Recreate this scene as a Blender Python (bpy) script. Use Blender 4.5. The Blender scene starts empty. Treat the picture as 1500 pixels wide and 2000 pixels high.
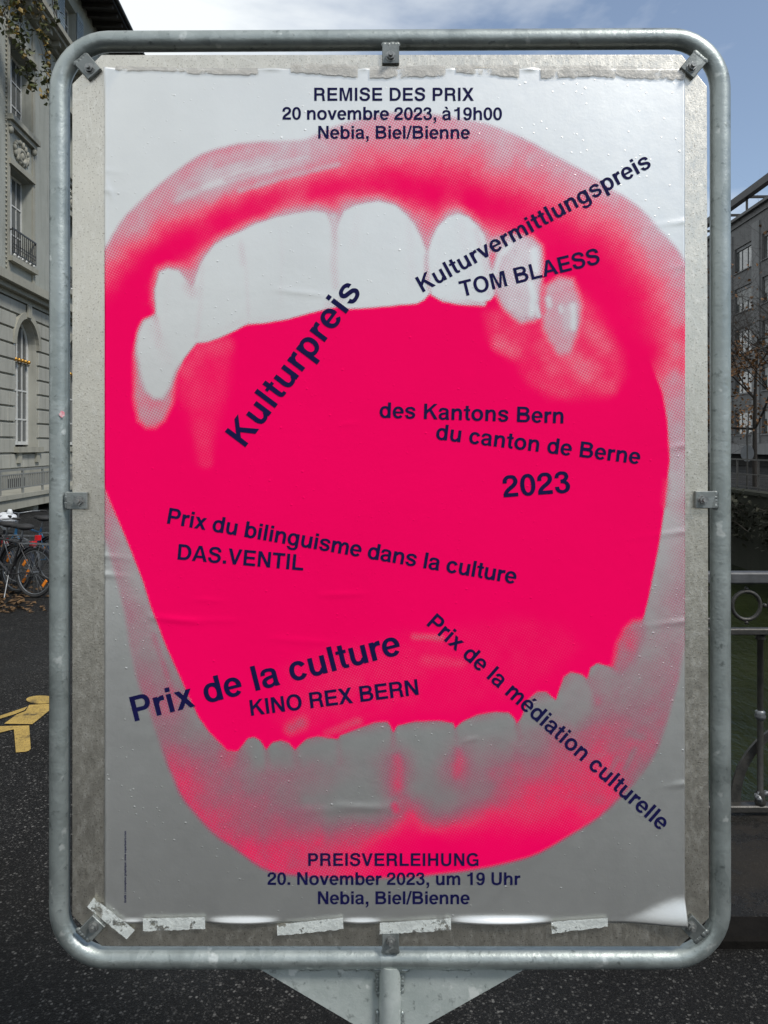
import bpy, bmesh, math, random
import numpy as np
from mathutils import Vector, Matrix

sc = bpy.context.scene
COL = sc.collection

# ---------------------------------------------------------------- camera
EYE = 1.6          # lens height above the street
F = 1500.0         # focal length in units of the picture's 1500-wide grid
HX, HY = 750.0, 870.0   # vanishing point of the view direction in that grid
cam_d = bpy.data.cameras.new('camera')
cam = bpy.data.objects.new('camera', cam_d)
COL.objects.link(cam)
cam.location = (0, 0, EYE)
cam.rotation_euler = (math.radians(90), 0, 0)
cam_d.sensor_fit = 'HORIZONTAL'
cam_d.sensor_width = 36.0
cam_d.lens = 36.0
cam_d.shift_y = -130.0 / 1500.0
cam_d.clip_start = 0.05
cam_d.clip_end = 2000.0
sc.camera = cam

# ---------------------------------------------------------------- light
SUN_DIR = Vector((0.50, -0.42, 0.76)).normalized()     # towards the sun: behind the lens, to the right
sun_el = math.asin(SUN_DIR.z)
sun_az = math.atan2(SUN_DIR.x, SUN_DIR.y)
sun_d = bpy.data.lights.new('sun', 'SUN')
sun_d.energy = 2.9
sun_d.angle = math.radians(11)
sun_d.color = (1.0, 0.95, 0.87)
sun = bpy.data.objects.new('sun', sun_d)
COL.objects.link(sun)
sun.rotation_euler = SUN_DIR.to_track_quat('Z', 'Y').to_euler()
sun.location = (20, -25, 30)

world = bpy.data.worlds.new('World')
sc.world = world
world.use_nodes = True
wn = world.node_tree.nodes; wl = world.node_tree.links
wn.clear()
w_out = wn.new('ShaderNodeOutputWorld')
w_bg = wn.new('ShaderNodeBackground'); w_bg.inputs['Strength'].default_value = 0.12
w_sky = wn.new('ShaderNodeTexSky'); w_sky.sky_type = 'NISHITA'; w_sky.sun_disc = False
w_sky.sun_elevation = sun_el; w_sky.sun_rotation = sun_az
w_sky.air_density = 1.0; w_sky.dust_density = 0.7; w_sky.ozone_density = 1.1
w_tc = wn.new('ShaderNodeTexCoord')
w_map = wn.new('ShaderNodeMapping'); w_map.inputs['Scale'].default_value = (1.0, 1.0, 2.6); w_map.inputs['Location'].default_value = (0.9, 0.35, 0.1)
w_noi = wn.new('ShaderNodeTexNoise'); w_noi.inputs['Scale'].default_value = 1.7; w_noi.inputs['Detail'].default_value = 7; w_noi.inputs['Roughness'].default_value = 0.56; w_noi.inputs['Distortion'].default_value = 0.3
w_rmp = wn.new('ShaderNodeMapRange'); w_rmp.inputs['From Min'].default_value = 0.36; w_rmp.inputs['From Max'].default_value = 0.60
w_rmp.inputs['To Min'].default_value = 0.08; w_rmp.inputs['To Max'].default_value = 0.95
w_mix = wn.new('ShaderNodeMix'); w_mix.data_type = 'RGBA'
w_mix.inputs['B'].default_value = (7.2, 7.5, 7.6, 1)           # thin bright cloud
wl.new(w_tc.outputs['Generated'], w_map.inputs['Vector']); wl.new(w_map.outputs['Vector'], w_noi.inputs['Vector'])
w_sep = wn.new('ShaderNodeSeparateXYZ'); wl.new(w_tc.outputs['Generated'], w_sep.inputs['Vector'])
w_lean = wn.new('ShaderNodeMath'); w_lean.operation = 'MULTIPLY_ADD'; w_lean.inputs[1].default_value = -0.42      # the cloud thins out towards the right
wl.new(w_sep.outputs['X'], w_lean.inputs[0]); wl.new(w_noi.outputs['Fac'], w_lean.inputs[2])
wl.new(w_lean.outputs[0], w_rmp.inputs['Value']); wl.new(w_rmp.outputs['Result'], w_mix.inputs['Factor'])
wl.new(w_sky.outputs['Color'], w_mix.inputs['A']); wl.new(w_mix.outputs['Result'], w_bg.inputs['Color'])
wl.new(w_bg.outputs['Background'], w_out.inputs['Surface'])

sc.view_settings.view_transform = 'Standard'
sc.view_settings.look = 'None'
sc.view_settings.exposure = 0.25
sc.view_settings.gamma = 1.0
sc.view_settings.use_curve_mapping = False

# ---------------------------------------------------------------- helpers
def tag(o, label=None, cat=None, group=None, kind=None):
    if label: o['label'] = label
    if cat: o['category'] = cat
    if group: o['group'] = group
    if kind: o['kind'] = kind
    return o

def empty(name, loc=(0, 0, 0), rz=0.0):
    o = bpy.data.objects.new(name, None)
    o.empty_display_size = 0.2
    o.location = loc; o.rotation_euler = (0, 0, rz)
    COL.objects.link(o)
    return o

class MB:
    """collects shapes, builds ONE mesh object"""
    def __init__(self): self.v = []; self.f = []; self.sm = []; self.M = None
    def add(self, vs, fs, smooth=False):
        k = len(self.v)
        if self.M is not None: vs = [tuple(self.M @ Vector(v)) for v in vs]
        self.v += [tuple(v) for v in vs]; self.f += [tuple(i + k for i in f) for f in fs]; self.sm += [smooth] * len(fs)
        return self
    def box(self, x0, x1, y0, y1, z0, z1):
        return self.add([(x0, y0, z0), (x1, y0, z0), (x1, y1, z0), (x0, y1, z0), (x0, y0, z1), (x1, y0, z1), (x1, y1, z1), (x0, y1, z1)],
                        [(0, 3, 2, 1), (4, 5, 6, 7), (0, 1, 5, 4), (1, 2, 6, 5), (2, 3, 7, 6), (3, 0, 4, 7)])
    def cbox(self, x0, x1, y0, y1, z0, z1, c):            # box whose front (y0) rim is chamfered
        a = [(x0, z0), (x1, z0), (x1, z1), (x0, z1)]; b = [(x0 + c, z0 + c), (x1 - c, z0 + c), (x1 - c, z1 - c), (x0 + c, z1 - c)]
        vs = [(p[0], y1, p[1]) for p in a] + [(p[0], y0 + c, p[1]) for p in a] + [(p[0], y0, p[1]) for p in b]
        fs = [(3, 2, 1, 0), (8, 9, 10, 11)]
        for i in range(4):
            j = (i + 1) % 4
            fs += [(i, j, 4 + j, 4 + i), (4 + i, 4 + j, 8 + j, 8 + i)]
        return self.add(vs, fs)
    def prism(self, pts, y0, y1):                          # outline in x,z, extruded along y
        n = len(pts)
        vs = [(p[0], y0, p[1]) for p in pts] + [(p[0], y1, p[1]) for p in pts]
        fs = [tuple(range(n)), tuple(range(2 * n - 1, n - 1, -1))]
        for i in range(n):
            j = (i + 1) % n
            fs.append((i, n + i, n + j, j))
        return self.add(vs, fs)
    def tube(self, pts, r, n=10, closed=False, caps=True, smooth=True):
        P = [Vector(p) for p in pts]; m = len(P)
        rs = r if isinstance(r, (list, tuple)) else [r] * m
        up = None; vs = []
        for i in range(m):
            if closed: d = P[(i + 1) % m] - P[(i - 1) % m]
            else: d = P[min(i + 1, m - 1)] - P[max(i - 1, 0)]
            if d.length < 1e-9: d = Vector((0, 0, 1))
            d.normalize()
            if up is None:
                up = Vector((0, 1, 0)) if abs(d.y) < .9 else Vector((1, 0, 0))
            a = (up - d * up.dot(d)); a.normalize(); b = d.cross(a); up = a
            for k in range(n):
                t = 2 * math.pi * k / n
                vs.append(tuple(P[i] + (a * math.cos(t) + b * math.sin(t)) * rs[i]))
        fs = []
        for i in range(m if closed else m - 1):
            j = (i + 1) % m
            for k in range(n):
                l = (k + 1) % n
                fs.append((i * n + k, i * n + l, j * n + l, j * n + k))
        self.add(vs, fs, smooth)
        if caps and not closed:
            self.add(vs[:n], [tuple(range(n - 1, -1, -1))]); self.add(vs[-n:], [tuple(range(n))])
        return self
    def ring(self, c, R, r, axis='y', n=28, k=8, sx=1.0, sz=1.0):
        pts = []
        for i in range(n):
            t = 2 * math.pi * i / n
            x, z = R * math.cos(t) * sx, R * math.sin(t) * sz
            pts.append((c[0] + x, c[1], c[2] + z) if axis == 'y' else (c[0], c[1] + x, c[2] + z) if axis == 'x' else (c[0] + x, c[1] + z, c[2]))
        return self.tube(pts, r, k, closed=True)
    def ball(self, c, r, sx=1, sy=1, sz=1, n=12, m=8, jag=0.0, rnd=None):
        vs = []; fs = []
        for i in range(m + 1):
            ph = math.pi * i / m
            for j in range(n):
                th = 2 * math.pi * j / n
                q = 1 + (rnd.uniform(-jag, jag) if rnd and 0 < i < m else 0)
                vs.append((c[0] + r * sx * q * math.sin(ph) * math.cos(th), c[1] + r * sy * q * math.sin(ph) * math.sin(th), c[2] + r * sz * q * math.cos(ph)))
        for i in range(m):
            for j in range(n):
                l = (j + 1) % n
                fs.append((i * n + j, (i + 1) * n + j, (i + 1) * n + l, i * n + l))
        return self.add(vs, fs, True)
    def lathe(self, c, prof, n=14):                        # profile of (radius, z) round a vertical axis
        vs = []; fs = []
        for r, z in prof:
            for j in range(n):
                t = 2 * math.pi * j / n
                vs.append((c[0] + r * math.cos(t), c[1] + r * math.sin(t), c[2] + z))
        for i in range(len(prof) - 1):
            for j in range(n):
                l = (j + 1) % n
                fs.append((i * n + j, i * n + l, (i + 1) * n + l, (i + 1) * n + j))
        return self.add(vs, fs, True)
    def build(self, name, mat, parent=None, bevel=0.0):
        me = bpy.data.meshes.new(name)
        me.from_pydata(self.v, [], self.f)
        me.polygons.foreach_set('use_smooth', self.sm)
        me.materials.append(mat); me.update()
        o = bpy.data.objects.new(name, me)
        COL.objects.link(o)
        if parent is not None: o.parent = parent
        if bevel:
            b = o.modifiers.new('bevel', 'BEVEL'); b.width = bevel; b.segments = 2; b.limit_method = 'ANGLE'
        return o

class NT:
    """small helper round a material's node tree"""
    def __init__(self, name):
        self.m = bpy.data.materials.new(name); self.m.use_nodes = True
        self.t = self.m.node_tree; self.n = self.t.nodes; self.l = self.t.links
        self.n.clear()
        self.out = self.n.new('ShaderNodeOutputMaterial')
        self.tc = self.n.new('ShaderNodeTexCoord')
    def N(self, kind, **kw):
        x = self.n.new('ShaderNode' + kind)
        for k, v in kw.items():
            if hasattr(x, k) and k not in ('inputs',): setattr(x, k, v)
        return x
    def L(self, a, b): self.l.new(a, b)
    def coords(self, scale=(1, 1, 1), src='Object', rot=(0, 0, 0)):
        mp = self.N('Mapping'); mp.inputs['Scale'].default_value = scale; mp.inputs['Rotation'].default_value = rot
        self.L(self.tc.outputs[src], mp.inputs['Vector']); return mp.outputs['Vector']
    def noise(self, scale, detail=4, rough=.55, vec=None, dist=0.0):
        x = self.N('TexNoise'); x.inputs['Scale'].default_value = scale; x.inputs['Detail'].default_value = detail; x.inputs['Roughness'].default_value = rough; x.inputs['Distortion'].default_value = dist
        self.L(vec if vec is not None else self.tc.outputs['Object'], x.inputs['Vector']); return x.outputs['Fac']
    def voro(self, scale, vec=None, feature='F1', out='Distance', rnd=1.0):
        x = self.N('TexVoronoi'); x.feature = feature; x.inputs['Scale'].default_value = scale; x.inputs['Randomness'].default_value = rnd
        self.L(vec if vec is not None else self.tc.outputs['Object'], x.inputs['Vector']); return x.outputs[out]
    def rng(self, v, a, b, c=0.0, d=1.0, smooth=False):
        x = self.N('MapRange'); x.interpolation_type = 'SMOOTHSTEP' if smooth else 'LINEAR'
        for k, q in (('From Min', a), ('From Max', b), ('To Min', c), ('To Max', d)): x.inputs[k].default_value = q
        self.L(v, x.inputs['Value']); return x.outputs['Result']
    def math(self, op, a, b=None, clamp=False):
        x = self.N('Math'); x.operation = op; x.use_clamp = clamp
        for i, q in enumerate((a, b)):
            if q is None: continue
            if isinstance(q, (int, float)): x.inputs[i].default_value = q
            else: self.L(q, x.inputs[i])
        return x.outputs[0]
    def mix(self, f, a, b):
        x = self.N('Mix'); x.data_type = 'RGBA'
        for k, q in (('Factor', f), ('A', a), ('B', b)):
            s = x.inputs[k]
            if isinstance(q, (int, float)): s.default_value = q
            elif isinstance(q, tuple): s.default_value = q if len(q) == 4 else q + (1,)
            else: self.L(q, s)
        return x.outputs['Result']
    def bump(self, h, strength=.3, dist=.01, nrm=None):
        x = self.N('Bump'); x.inputs['Strength'].default_value = strength; x.inputs['Distance'].default_value = dist
        self.L(h, x.inputs['Height'])
        if nrm is not None: self.L(nrm, x.inputs['Normal'])
        return x.outputs['Normal']
    def bsdf(self, col, rough=.6, metal=0.0, spec=.5, nrm=None, **kw):
        x = self.N('BsdfPrincipled')
        for k, q in (('Base Color', col), ('Roughness', rough), ('Metallic', metal), ('Specular IOR Level', spec), *[(a.replace('_', ' '), b) for a, b in kw.items()]):
            s = x.inputs[k]
            if isinstance(q, (int, float)): s.default_value = q
            elif isinstance(q, tuple): s.default_value = q if len(q) == 4 else q + (1,)
            else: self.L(q, s)
        if nrm is not None: self.L(nrm, x.inputs['Normal'])
        return x.outputs['BSDF']
    def done(self, sh): self.L(sh, self.out.inputs['Surface']); return self.m

def plain(name, a, b=None, rough=.6, metal=0.0, scale=6.0, bump=0.0, bscale=60.0, bdist=.004, spec=.5, det=5, stretch=(1, 1, 1), **kw):
    """two tones blended by noise, optional bump"""
    t = NT(name)
    b = b or tuple(c * .75 for c in a)
    v = t.coords(stretch)
    n = t.rng(t.noise(scale, det, .6, v), .3, .7)
    col = t.mix(n, a, b)
    nr = t.bump(t.noise(bscale, 4, .6, v), bump, bdist) if bump else None
    return t.done(t.bsdf(col, rough, metal, spec, nr, **kw))

def ground_pt(px, py, h=0.0):                              # where a sight line meets the level h
    y = (EYE - h) * F / (py - HY)
    return Vector(((px - HX) / F * y, y, h))

# ---------------------------------------------------------------- materials
def mat_asphalt():
    t = NT('asphalt')
    big = t.noise(.7, 4, .6)
    def chips(scale, lo, amp):
        cs = t.N('SeparateColor'); t.L(t.voro(scale, None, 'F1', 'Color'), cs.inputs['Color'])
        r = t.math('POWER', t.rng(cs.outputs['Red'], lo, 1.0), 5.0)
        edge = t.rng(t.voro(scale), .62, .30)
        return t.math('MULTIPLY', t.math('MULTIPLY', r, edge), amp)
    s = t.math('ADD', t.math('ADD', chips(105, .45, .17), chips(190, .25, .085)), chips(330, .2, .03))
    s = t.math('ADD', s, t.math('MULTIPLY', t.noise(60, 5, .7), .003))
    s = t.math('MULTIPLY', s, t.math('MULTIPLY', t.rng(big, .3, .7, .55, 1.2), t.rng(t.noise(2.6, 5, .65), .35, .65, .7, 1.1)))
    cc = t.N('CombineColor')
    t.L(s, cc.inputs[0]); t.L(t.math('MULTIPLY', s, .97), cc.inputs[1]); t.L(t.math('MULTIPLY', s, .90), cc.inputs[2])
    col = t.mix(t.rng(t.noise(.45, 3, .5), .45, .7, 0, .45), cc.outputs[0], (.011, .0097, .0082))
    rough = t.rng(t.noise(.9, 4, .6), .35, .65, .45, .85)
    nr = t.bump(t.math('ADD', t.math('MULTIPLY', t.voro(120), .7), t.noise(240, 3, .6)), .9, .007)
    return t.done(t.bsdf(col, rough, 0, .2, nr))

def mat_galv(name='galvanised_steel', metal=.72, a=(.22, .25, .243), b=(.33, .37, .36), dk=(.09, .105, .10)):
    t = NT(name)
    sp = t.voro(42, t.coords((1, 1, .55)), 'F1', 'Color')
    s = t.N('SeparateColor'); t.L(sp, s.inputs['Color'])
    n1 = t.noise(16, 6, .65); n2 = t.noise(70, 4, .6)
    col = t.mix(t.rng(n1, .32, .68), a, b)
    col = t.mix(t.math('MULTIPLY', s.outputs['Red'], .35), col, (.46, .50, .49))
    col = t.mix(t.rng(n2, .60, .72, 0, .7), col, dk)
    col = t.mix(t.rng(t.noise(34, 3, .5), .66, .72, 0, .7), col, (.60, .63, .61))
    nr = t.bump(t.math('ADD', n1, t.math('MULTIPLY', n2, .5)), .35, .004)
    return t.done(t.bsdf(col, t.rng(n1, .3, .7, .36, .52), metal, .5, nr))

def mat_alu_board():
    t = NT('weathered_aluminium')
    v = t.coords((1, 1, .35))
    n1 = t.noise(7, 6, .65); n2 = t.noise(150, 4, .7, t.coords((1, 1, .5))); n3 = t.noise(420, 2, .5)
    col = t.mix(t.rng(n1, .32, .7), (.68, .645, .56), (.56, .535, .47))
    col = t.mix(t.rng(n2, .52, .70, 0, .5), col, (.80, .78, .72))
    col = t.mix(t.rng(n3, .60, .70, 0, .65), col, (.20, .17, .13))
    scr = t.voro(26, t.coords((1, 1, .15), rot=(0, .5, 0)), 'DISTANCE_TO_EDGE', 'Distance')
    col = t.mix(t.rng(scr, .006, .0, 0, .35), col, (.8, .78, .72))
    nr = t.bump(t.math('ADD', n2, t.math('MULTIPLY', n3, .4)), .25, .002)
    return t.done(t.bsdf(col, t.rng(n2, .3, .7, .32, .46), .95, .5, nr))

def halftone_cover(t):
    at = t.N('Attribute'); at.attribute_name = 'ink'
    cover = at.outputs['Fac']
    v = t.coords((1, 1, 1), 'Object', (0, math.radians(17), 0))
    sp = t.N('SeparateXYZ'); t.L(v, sp.inputs['Vector'])
    k = 2 * math.pi / .00236
    cu = t.math('COSINE', t.math('MULTIPLY', sp.outputs['X'], k)); cv = t.math('COSINE', t.math('MULTIPLY', sp.outputs['Z'], k))
    spot = t.math('ADD', t.math('MULTIPLY', t.math('ADD', cu, cv), .25), .5)
    d = t.math('SUBTRACT', cover, spot)
    return t.rng(d, -.15, .15), cover

def mat_poster():
    t = NT('silver_sheet_with_pink_print')
    fac, cover = halftone_cover(t)
    wet = t.noise(9, 5, .6, t.coords((1, 1, 1.25))); fine = t.noise(230, 3, .6); mid = t.noise(48, 4, .55)
    def drops(scale, rad, lo, off):
        v = t.coords((1, 1, 1.15), 'Object', (0, off, 0))
        s = t.N('SeparateColor'); t.L(t.voro(scale, v, 'F1', 'Color'), s.inputs['Color'])
        return t.math('MULTIPLY', t.rng(t.voro(scale, v), rad, .02, 0, 1, True), t.rng(s.outputs['Green'], lo, lo + .02))
    pim = t.math('ADD', drops(31, .075, .80, .3), t.math('MULTIPLY', drops(83, .15, .86, 1.1), .6))
    h = t.math('ADD', t.math('ADD', t.math('MULTIPLY', wet, .38), t.math('MULTIPLY', mid, .2)), t.math('ADD', t.math('MULTIPLY', fine, .09), t.math('MULTIPLY', pim, .55)))
    nr = t.bump(h, .27, .0035)
    col = t.mix(t.rng(t.noise(5, 4, .6), .3, .7), (.74, .745, .72), (.67, .675, .655))
    silver = t.bsdf(col, t.rng(mid, .3, .7, .40, .43), .90, .5, nr)
    pk = t.mix(t.rng(t.noise(4, 4, .6), .35, .7), (.90, .0008, .106), (.86, .0008, .100))
    pk = t.mix(t.rng(cover, .40, .75), (.46, .004, .115), pk)          # thin ink in the light tones prints darker and duller
    pink = t.bsdf(pk, .6, 0, .03, nr)
    mx = t.N('MixShader'); t.L(fac, mx.inputs[0]); t.L(silver, mx.inputs[1]); t.L(pink, mx.inputs[2])
    return t.done(mx.outputs[0])

def mat_tape(name, tint, rough=.35):
    t = NT(name)
    n = t.noise(45, 5, .7); n2 = t.noise(140, 3, .6)
    col = t.mix(t.rng(n, .4, .62), tint, tuple(min(1, c * 1.35) for c in tint))
    nr = t.bump(t.math('ADD', n, n2), .4, .003)
    sh = t.bsdf(col, rough, .15, .5, nr)
    tr = t.N('BsdfTransparent')
    mx = t.N('MixShader'); t.L(t.rng(n, .54, .60, .80, .06), mx.inputs[0]); t.L(tr.outputs[0], mx.inputs[1]); t.L(sh, mx.inputs[2])
    return t.done(mx.outputs[0])

def mat_plaster(name, a, b, streak=True, bump=.25):
    t = NT(name)
    n = t.noise(1.1, 6, .65); st = t.noise(2.2, 5, .6, t.coords((2.2, 2.2, .22))); f = t.noise(26, 4, .6)
    col = t.mix(t.rng(n, .3, .72), a, b)
    if streak: col = t.mix(t.rng(st, .5, .75, 0, .55), col, tuple(c * .55 for c in b))
    col = t.mix(t.rng(f, .35, .7, 0, .3), col, tuple(c * .8 for c in a))
    return t.done(t.bsdf(col, .88, 0, .3, t.bump(t.math('ADD', f, t.noise(90, 3, .6)), bump, .01)))

def mat_glass(name, col=(.03, .035, .04), rough=.06):
    t = NT(name)
    c = t.mix(t.rng(t.noise(.8, 3, .5), .4, .6), col, tuple(x * 1.8 for x in col))
    return t.done(t.bsdf(c, rough, 0, 1.0, t.bump(t.noise(1.6, 2, .5), .12, .02), Coat_Weight=.6, Coat_Roughness=.04))

def mat_water():
    t = NT('canal_water')
    v = t.coords((1.0, .5, 1))
    h = t.math('ADD', t.noise(2.6, 5, .6, v, .6), t.math('MULTIPLY', t.noise(9, 3, .6, v), .35))
    col = t.mix(t.rng(t.noise(.5, 3, .5), .3, .7), (.0075, .0115, .0032), (.015, .020, .0065))
    return t.done(t.bsdf(col, .12, 0, .2, t.bump(h, .5, .07)))

def mat_paving():
    t = NT('wet_paving')
    a = t.noise(2.2, 6, .7); f = t.noise(55, 5, .75); gr = t.noise(190, 3, .7)
    col = t.mix(t.rng(a, .35, .65), (.0045, .0040, .0034), (.017, .0135, .0098))
    col = t.mix(t.rng(gr, .58, .72, 0, .8), col, (.060, .054, .044))
    wet = t.rng(a, .50, .44, .8, .14, True)
    return t.done(t.bsdf(col, wet, 0, .25, t.bump(t.math('ADD', f, t.math('MULTIPLY', gr, .5)), .7, .008)))

def mat_yellow():
    t = NT('yellow_road_paint')
    col = t.mix(t.rng(t.noise(9, 4, .6), .3, .7), (.42, .285, .075), (.29, .20, .055))
    wear = t.math('MAXIMUM', t.rng(t.noise(150, 4, .75), .54, .66), t.rng(t.noise(6, 5, .7), .54, .66, 0, .85))
    col = t.mix(wear, col, (.030, .027, .020))
    return t.done(t.bsdf(col, .75, 0, .3, t.bump(t.noise(160, 4, .7), .8, .004)))

M = dict(
    asphalt=mat_asphalt(), galv=mat_galv(), plate=mat_galv('dull_galvanised_plate', .22, (.30, .345, .33), (.39, .43, .415)), lug=mat_galv('dark_galvanised_lug', .5, (.10, .11, .108), (.16, .175, .17)), board=mat_alu_board(), poster=mat_poster(),
    ink=plain('navy_ink', (.006, .006, .048), (.008, .008, .058), .6, 0, 40, .15, 230, .001, .08),
    tape=mat_tape('grey_sticky_tape', (.60, .64, .62)), oldtape=mat_tape('old_grey_tape', (.46, .445, .41), .45),
    bolt=plain('bolt_steel', (.16, .17, .17), (.30, .31, .30), .45, .7, 90, .2, 200),
    paving=mat_paving(),
    kerb=plain('kerb_granite', (.010, .009, .008), (.005, .0046, .0043), .9, 0, 14, .5, 90, spec=.05),
    yellow=mat_yellow(),
    iron=plain('dark_painted_iron', (.022, .022, .021), (.050, .047, .042), .45, .3, 30, .5, 80),
    wetiron=plain('wet_rail_top', (.085, .088, .093), (.05, .052, .054), .5, .3, 20, .3, 60),
    stone=mat_plaster('grey_stone_plaster', (.32, .332, .30), (.25, .262, .234)),
    ashlar=mat_plaster('grey_ashlar', (.345, .345, .305), (.265, .266, .234)),
    trim=mat_plaster('stone_trim', (.32, .315, .265), (.235, .232, .195)),
    eaves=plain('brown_eaves_wood', (.016, .014, .012), (.028, .024, .020), .7, 0, 5),
    roof=plain('brown_roof_tiles', (.06, .035, .025), (.04, .025, .02), .8, 0, 4),
    white=plain('white_window_paint', (.52, .53, .51), (.42, .43, .42), .6, 0, 8),
    shutter=plain('pale_blue_shutter', (.26, .31, .34), (.22, .27, .30), .6, 0, 6),
    glass=mat_glass('old_window_glass'), curtain=plain('pale_curtain', (.42, .45, .47), (.30, .33, .35), .8, 0, 5, 0, stretch=(6, 1, .4)),
    gold=plain('gilded_balls', (.55, .30, .06), (.40, .22, .05), .4, .8, 30),
    concrete=mat_plaster('dark_grey_render', (.150, .153, .156), (.125, .127, .13), True, .12), concrete2=mat_plaster('pale_pier_render', (.205, .21, .215), (.175, .18, .185), True, .12),
    glass2=mat_glass('office_window_glass', (.055, .062, .062), .05), alu=plain('grey_window_frame', (.10, .105, .11), (.08, .085, .09), .45, .4, 6),
    blind=plain('pale_roller_blind', (.30, .31, .31), (.24, .25, .25), .7, 0, 3),
    steel=plain('dark_steel_beams', (.012, .012, .013), (.022, .021, .02), .5, .3, 3),
    quay=mat_plaster('mossy_quay_wall', (.030, .032, .022), (.016, .018, .012), True, .8),
    water=mat_water(),
    bark=plain('dark_bark', (.030, .025, .020), (.016, .013, .011), .9, 0, 12, .7, 50, .02),
    dryleaf=plain('orange_autumn_leaves', (.15, .065, .014), (.075, .038, .012), .7, 0, 4),
    ivy=plain('green_vine_leaves', (.034, .046, .010), (.062, .070, .015), .6, 0, 3), ivy2=plain('yellow_vine_leaves', (.22, .16, .025), (.14, .085, .018), .6, 0, 3),
    shrub=plain('dark_olive_leaves', (.013, .015, .006), (.024, .024, .010), .8, 0, 3),
    sticker=plain('pink_sticker_scrap', (.62, .10, .16), (.70, .55, .56), .5, 0, 300),
    stemw=plain('vine_stems', (.05, .04, .03), (.035, .028, .02), .9),
    rubber=plain('tyre_rubber', (.012, .012, .012), (.02, .02, .02), .75, 0, 40), chrome=plain('bright_bike_metal', (.22, .23, .24), (.11, .115, .12), .45, .7, 30),
    black=plain('black_bike_paint', (.012, .012, .014), (.02, .02, .022), .35, 0, 20), red=plain('red_reflector', (.55, .015, .02), (.40, .01, .015), .25, 0, 50), amber=plain('amber_reflector', (.75, .22, .01), (.6, .16, .01), .25, 0, 50),
    cover=plain('white_plastic_cover', (.62, .64, .65), (.48, .50, .52), .35, 0, 20, .5, 40, .01), blue=plain('blue_bike_paint', (.02, .10, .20), (.015, .07, .15), .35, 0, 20),
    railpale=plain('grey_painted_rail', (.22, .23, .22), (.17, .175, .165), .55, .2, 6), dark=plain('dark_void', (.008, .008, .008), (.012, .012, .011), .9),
    litter=plain('brown_fallen_leaves', (.12, .065, .022), (.060, .034, .014), .85, 0, 8),
)
# ---------------------------------------------------------------- printed picture: ink coverage of the open mouth, in sheet units
PX0, PX1, PY0, PY1 = 205.0, 1337.0, 134.0, 1801.0
STEP = 4.0
GNX = int((PX1 - PX0) / STEP) + 1
GNY = int((PY1 - PY0) / STEP) + 1

UPPER = [(30,330,.4), (15,430,.6), (15,380,.45), (15,520,.95), (60,300,.4), (60,370,.58), (60,440,.88), (110,260,.38), (110,330,.52), (110,390,.88), (100,450,.98), (100,540,1), (160,210,.38), (160,280,.48), (160,330,.72), (160,370,.93), (180,410,.95), (200,180,.38), (220,240,.34), (230,290,.62), (230,330,.9), (230,365,.95), (250,400,.6), (230,440,.45), (230,470,.34), (250,150,.45), (280,190,.2), (290,240,.4), (300,270,.77), (300,310,.93), (300,345,.75), (330,120,.45), (340,150,.24), (350,180,.15), (350,210,.44), (370,240,.77), (380,270,.92), (380,300,.82), (400,110,.42), (420,140,.3), (430,165,.2), (440,190,.44), (450,215,.72), (450,245,.88), (460,270,.68), (480,285,.45), (480,105,.3), (500,130,.4), (510,150,.25), (520,170,.45), (540,200,.77), (540,240,.88), (540,265,.55), (560,110,.34), (580,130,.4), (600,160,.54), (620,190,.8), (620,220,.9), (600,260,.7), (590,300,.25), (620,250,.55), (640,100,.45), (660,130,.58), (680,170,.74), (690,210,.9), (690,240,.7), (740,60,.42), (760,100,.52), (760,140,.63), (770,180,.82), (770,215,.95), (770,245,.8), (820,60,.44), (840,110,.54), (840,150,.65), (850,200,.87), (850,240,.97), (850,270,.82), (800,280,.6), (830,330,.5), (830,380,.45), (900,70,.44), (920,120,.54), (930,180,.72), (930,220,.9), (930,260,.95), (960,300,.82), (900,280,.5), (985,100,.42), (1000,160,.54), (1010,220,.77), (1020,260,.93), (1020,300,.88), (1000,340,.55), (1060,110,.42), (1080,180,.52), (1090,240,.74), (1100,290,.9), (1130,330,.93), (1140,380,.95), (1130,130,.4), (1160,200,.47), (1170,260,.67), (1180,310,.86), (1190,360,.95), (1200,420,.97), (1230,170,.36), (1240,230,.44), (1250,290,.62), (1260,340,.8), (1260,400,.93), (1270,470,.97), (1290,540,.97), (1320,620,.98), (1380,700,.98), (1310,220,.36), (1320,290,.46), (1330,350,.66), (1330,420,.85), (1340,500,.93), (1370,580,.92), (1400,640,.93), (1380,270,.34), (1390,340,.43), (1400,410,.6), (1400,480,.72), (1410,550,.76), (1430,620,.76), (1440,330,.33), (1450,400,.43), (1460,470,.52), (1460,550,.52), (1465,620,.52), (1460,700,.42), (1465,780,.34), (1480,450,.42), (1480,600,.75), (1480,680,.7), (1475,850,.28), (60,600,1), (60,700,1), (900,420,.9), (1100,600,1), (1200,640,1)]
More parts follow.
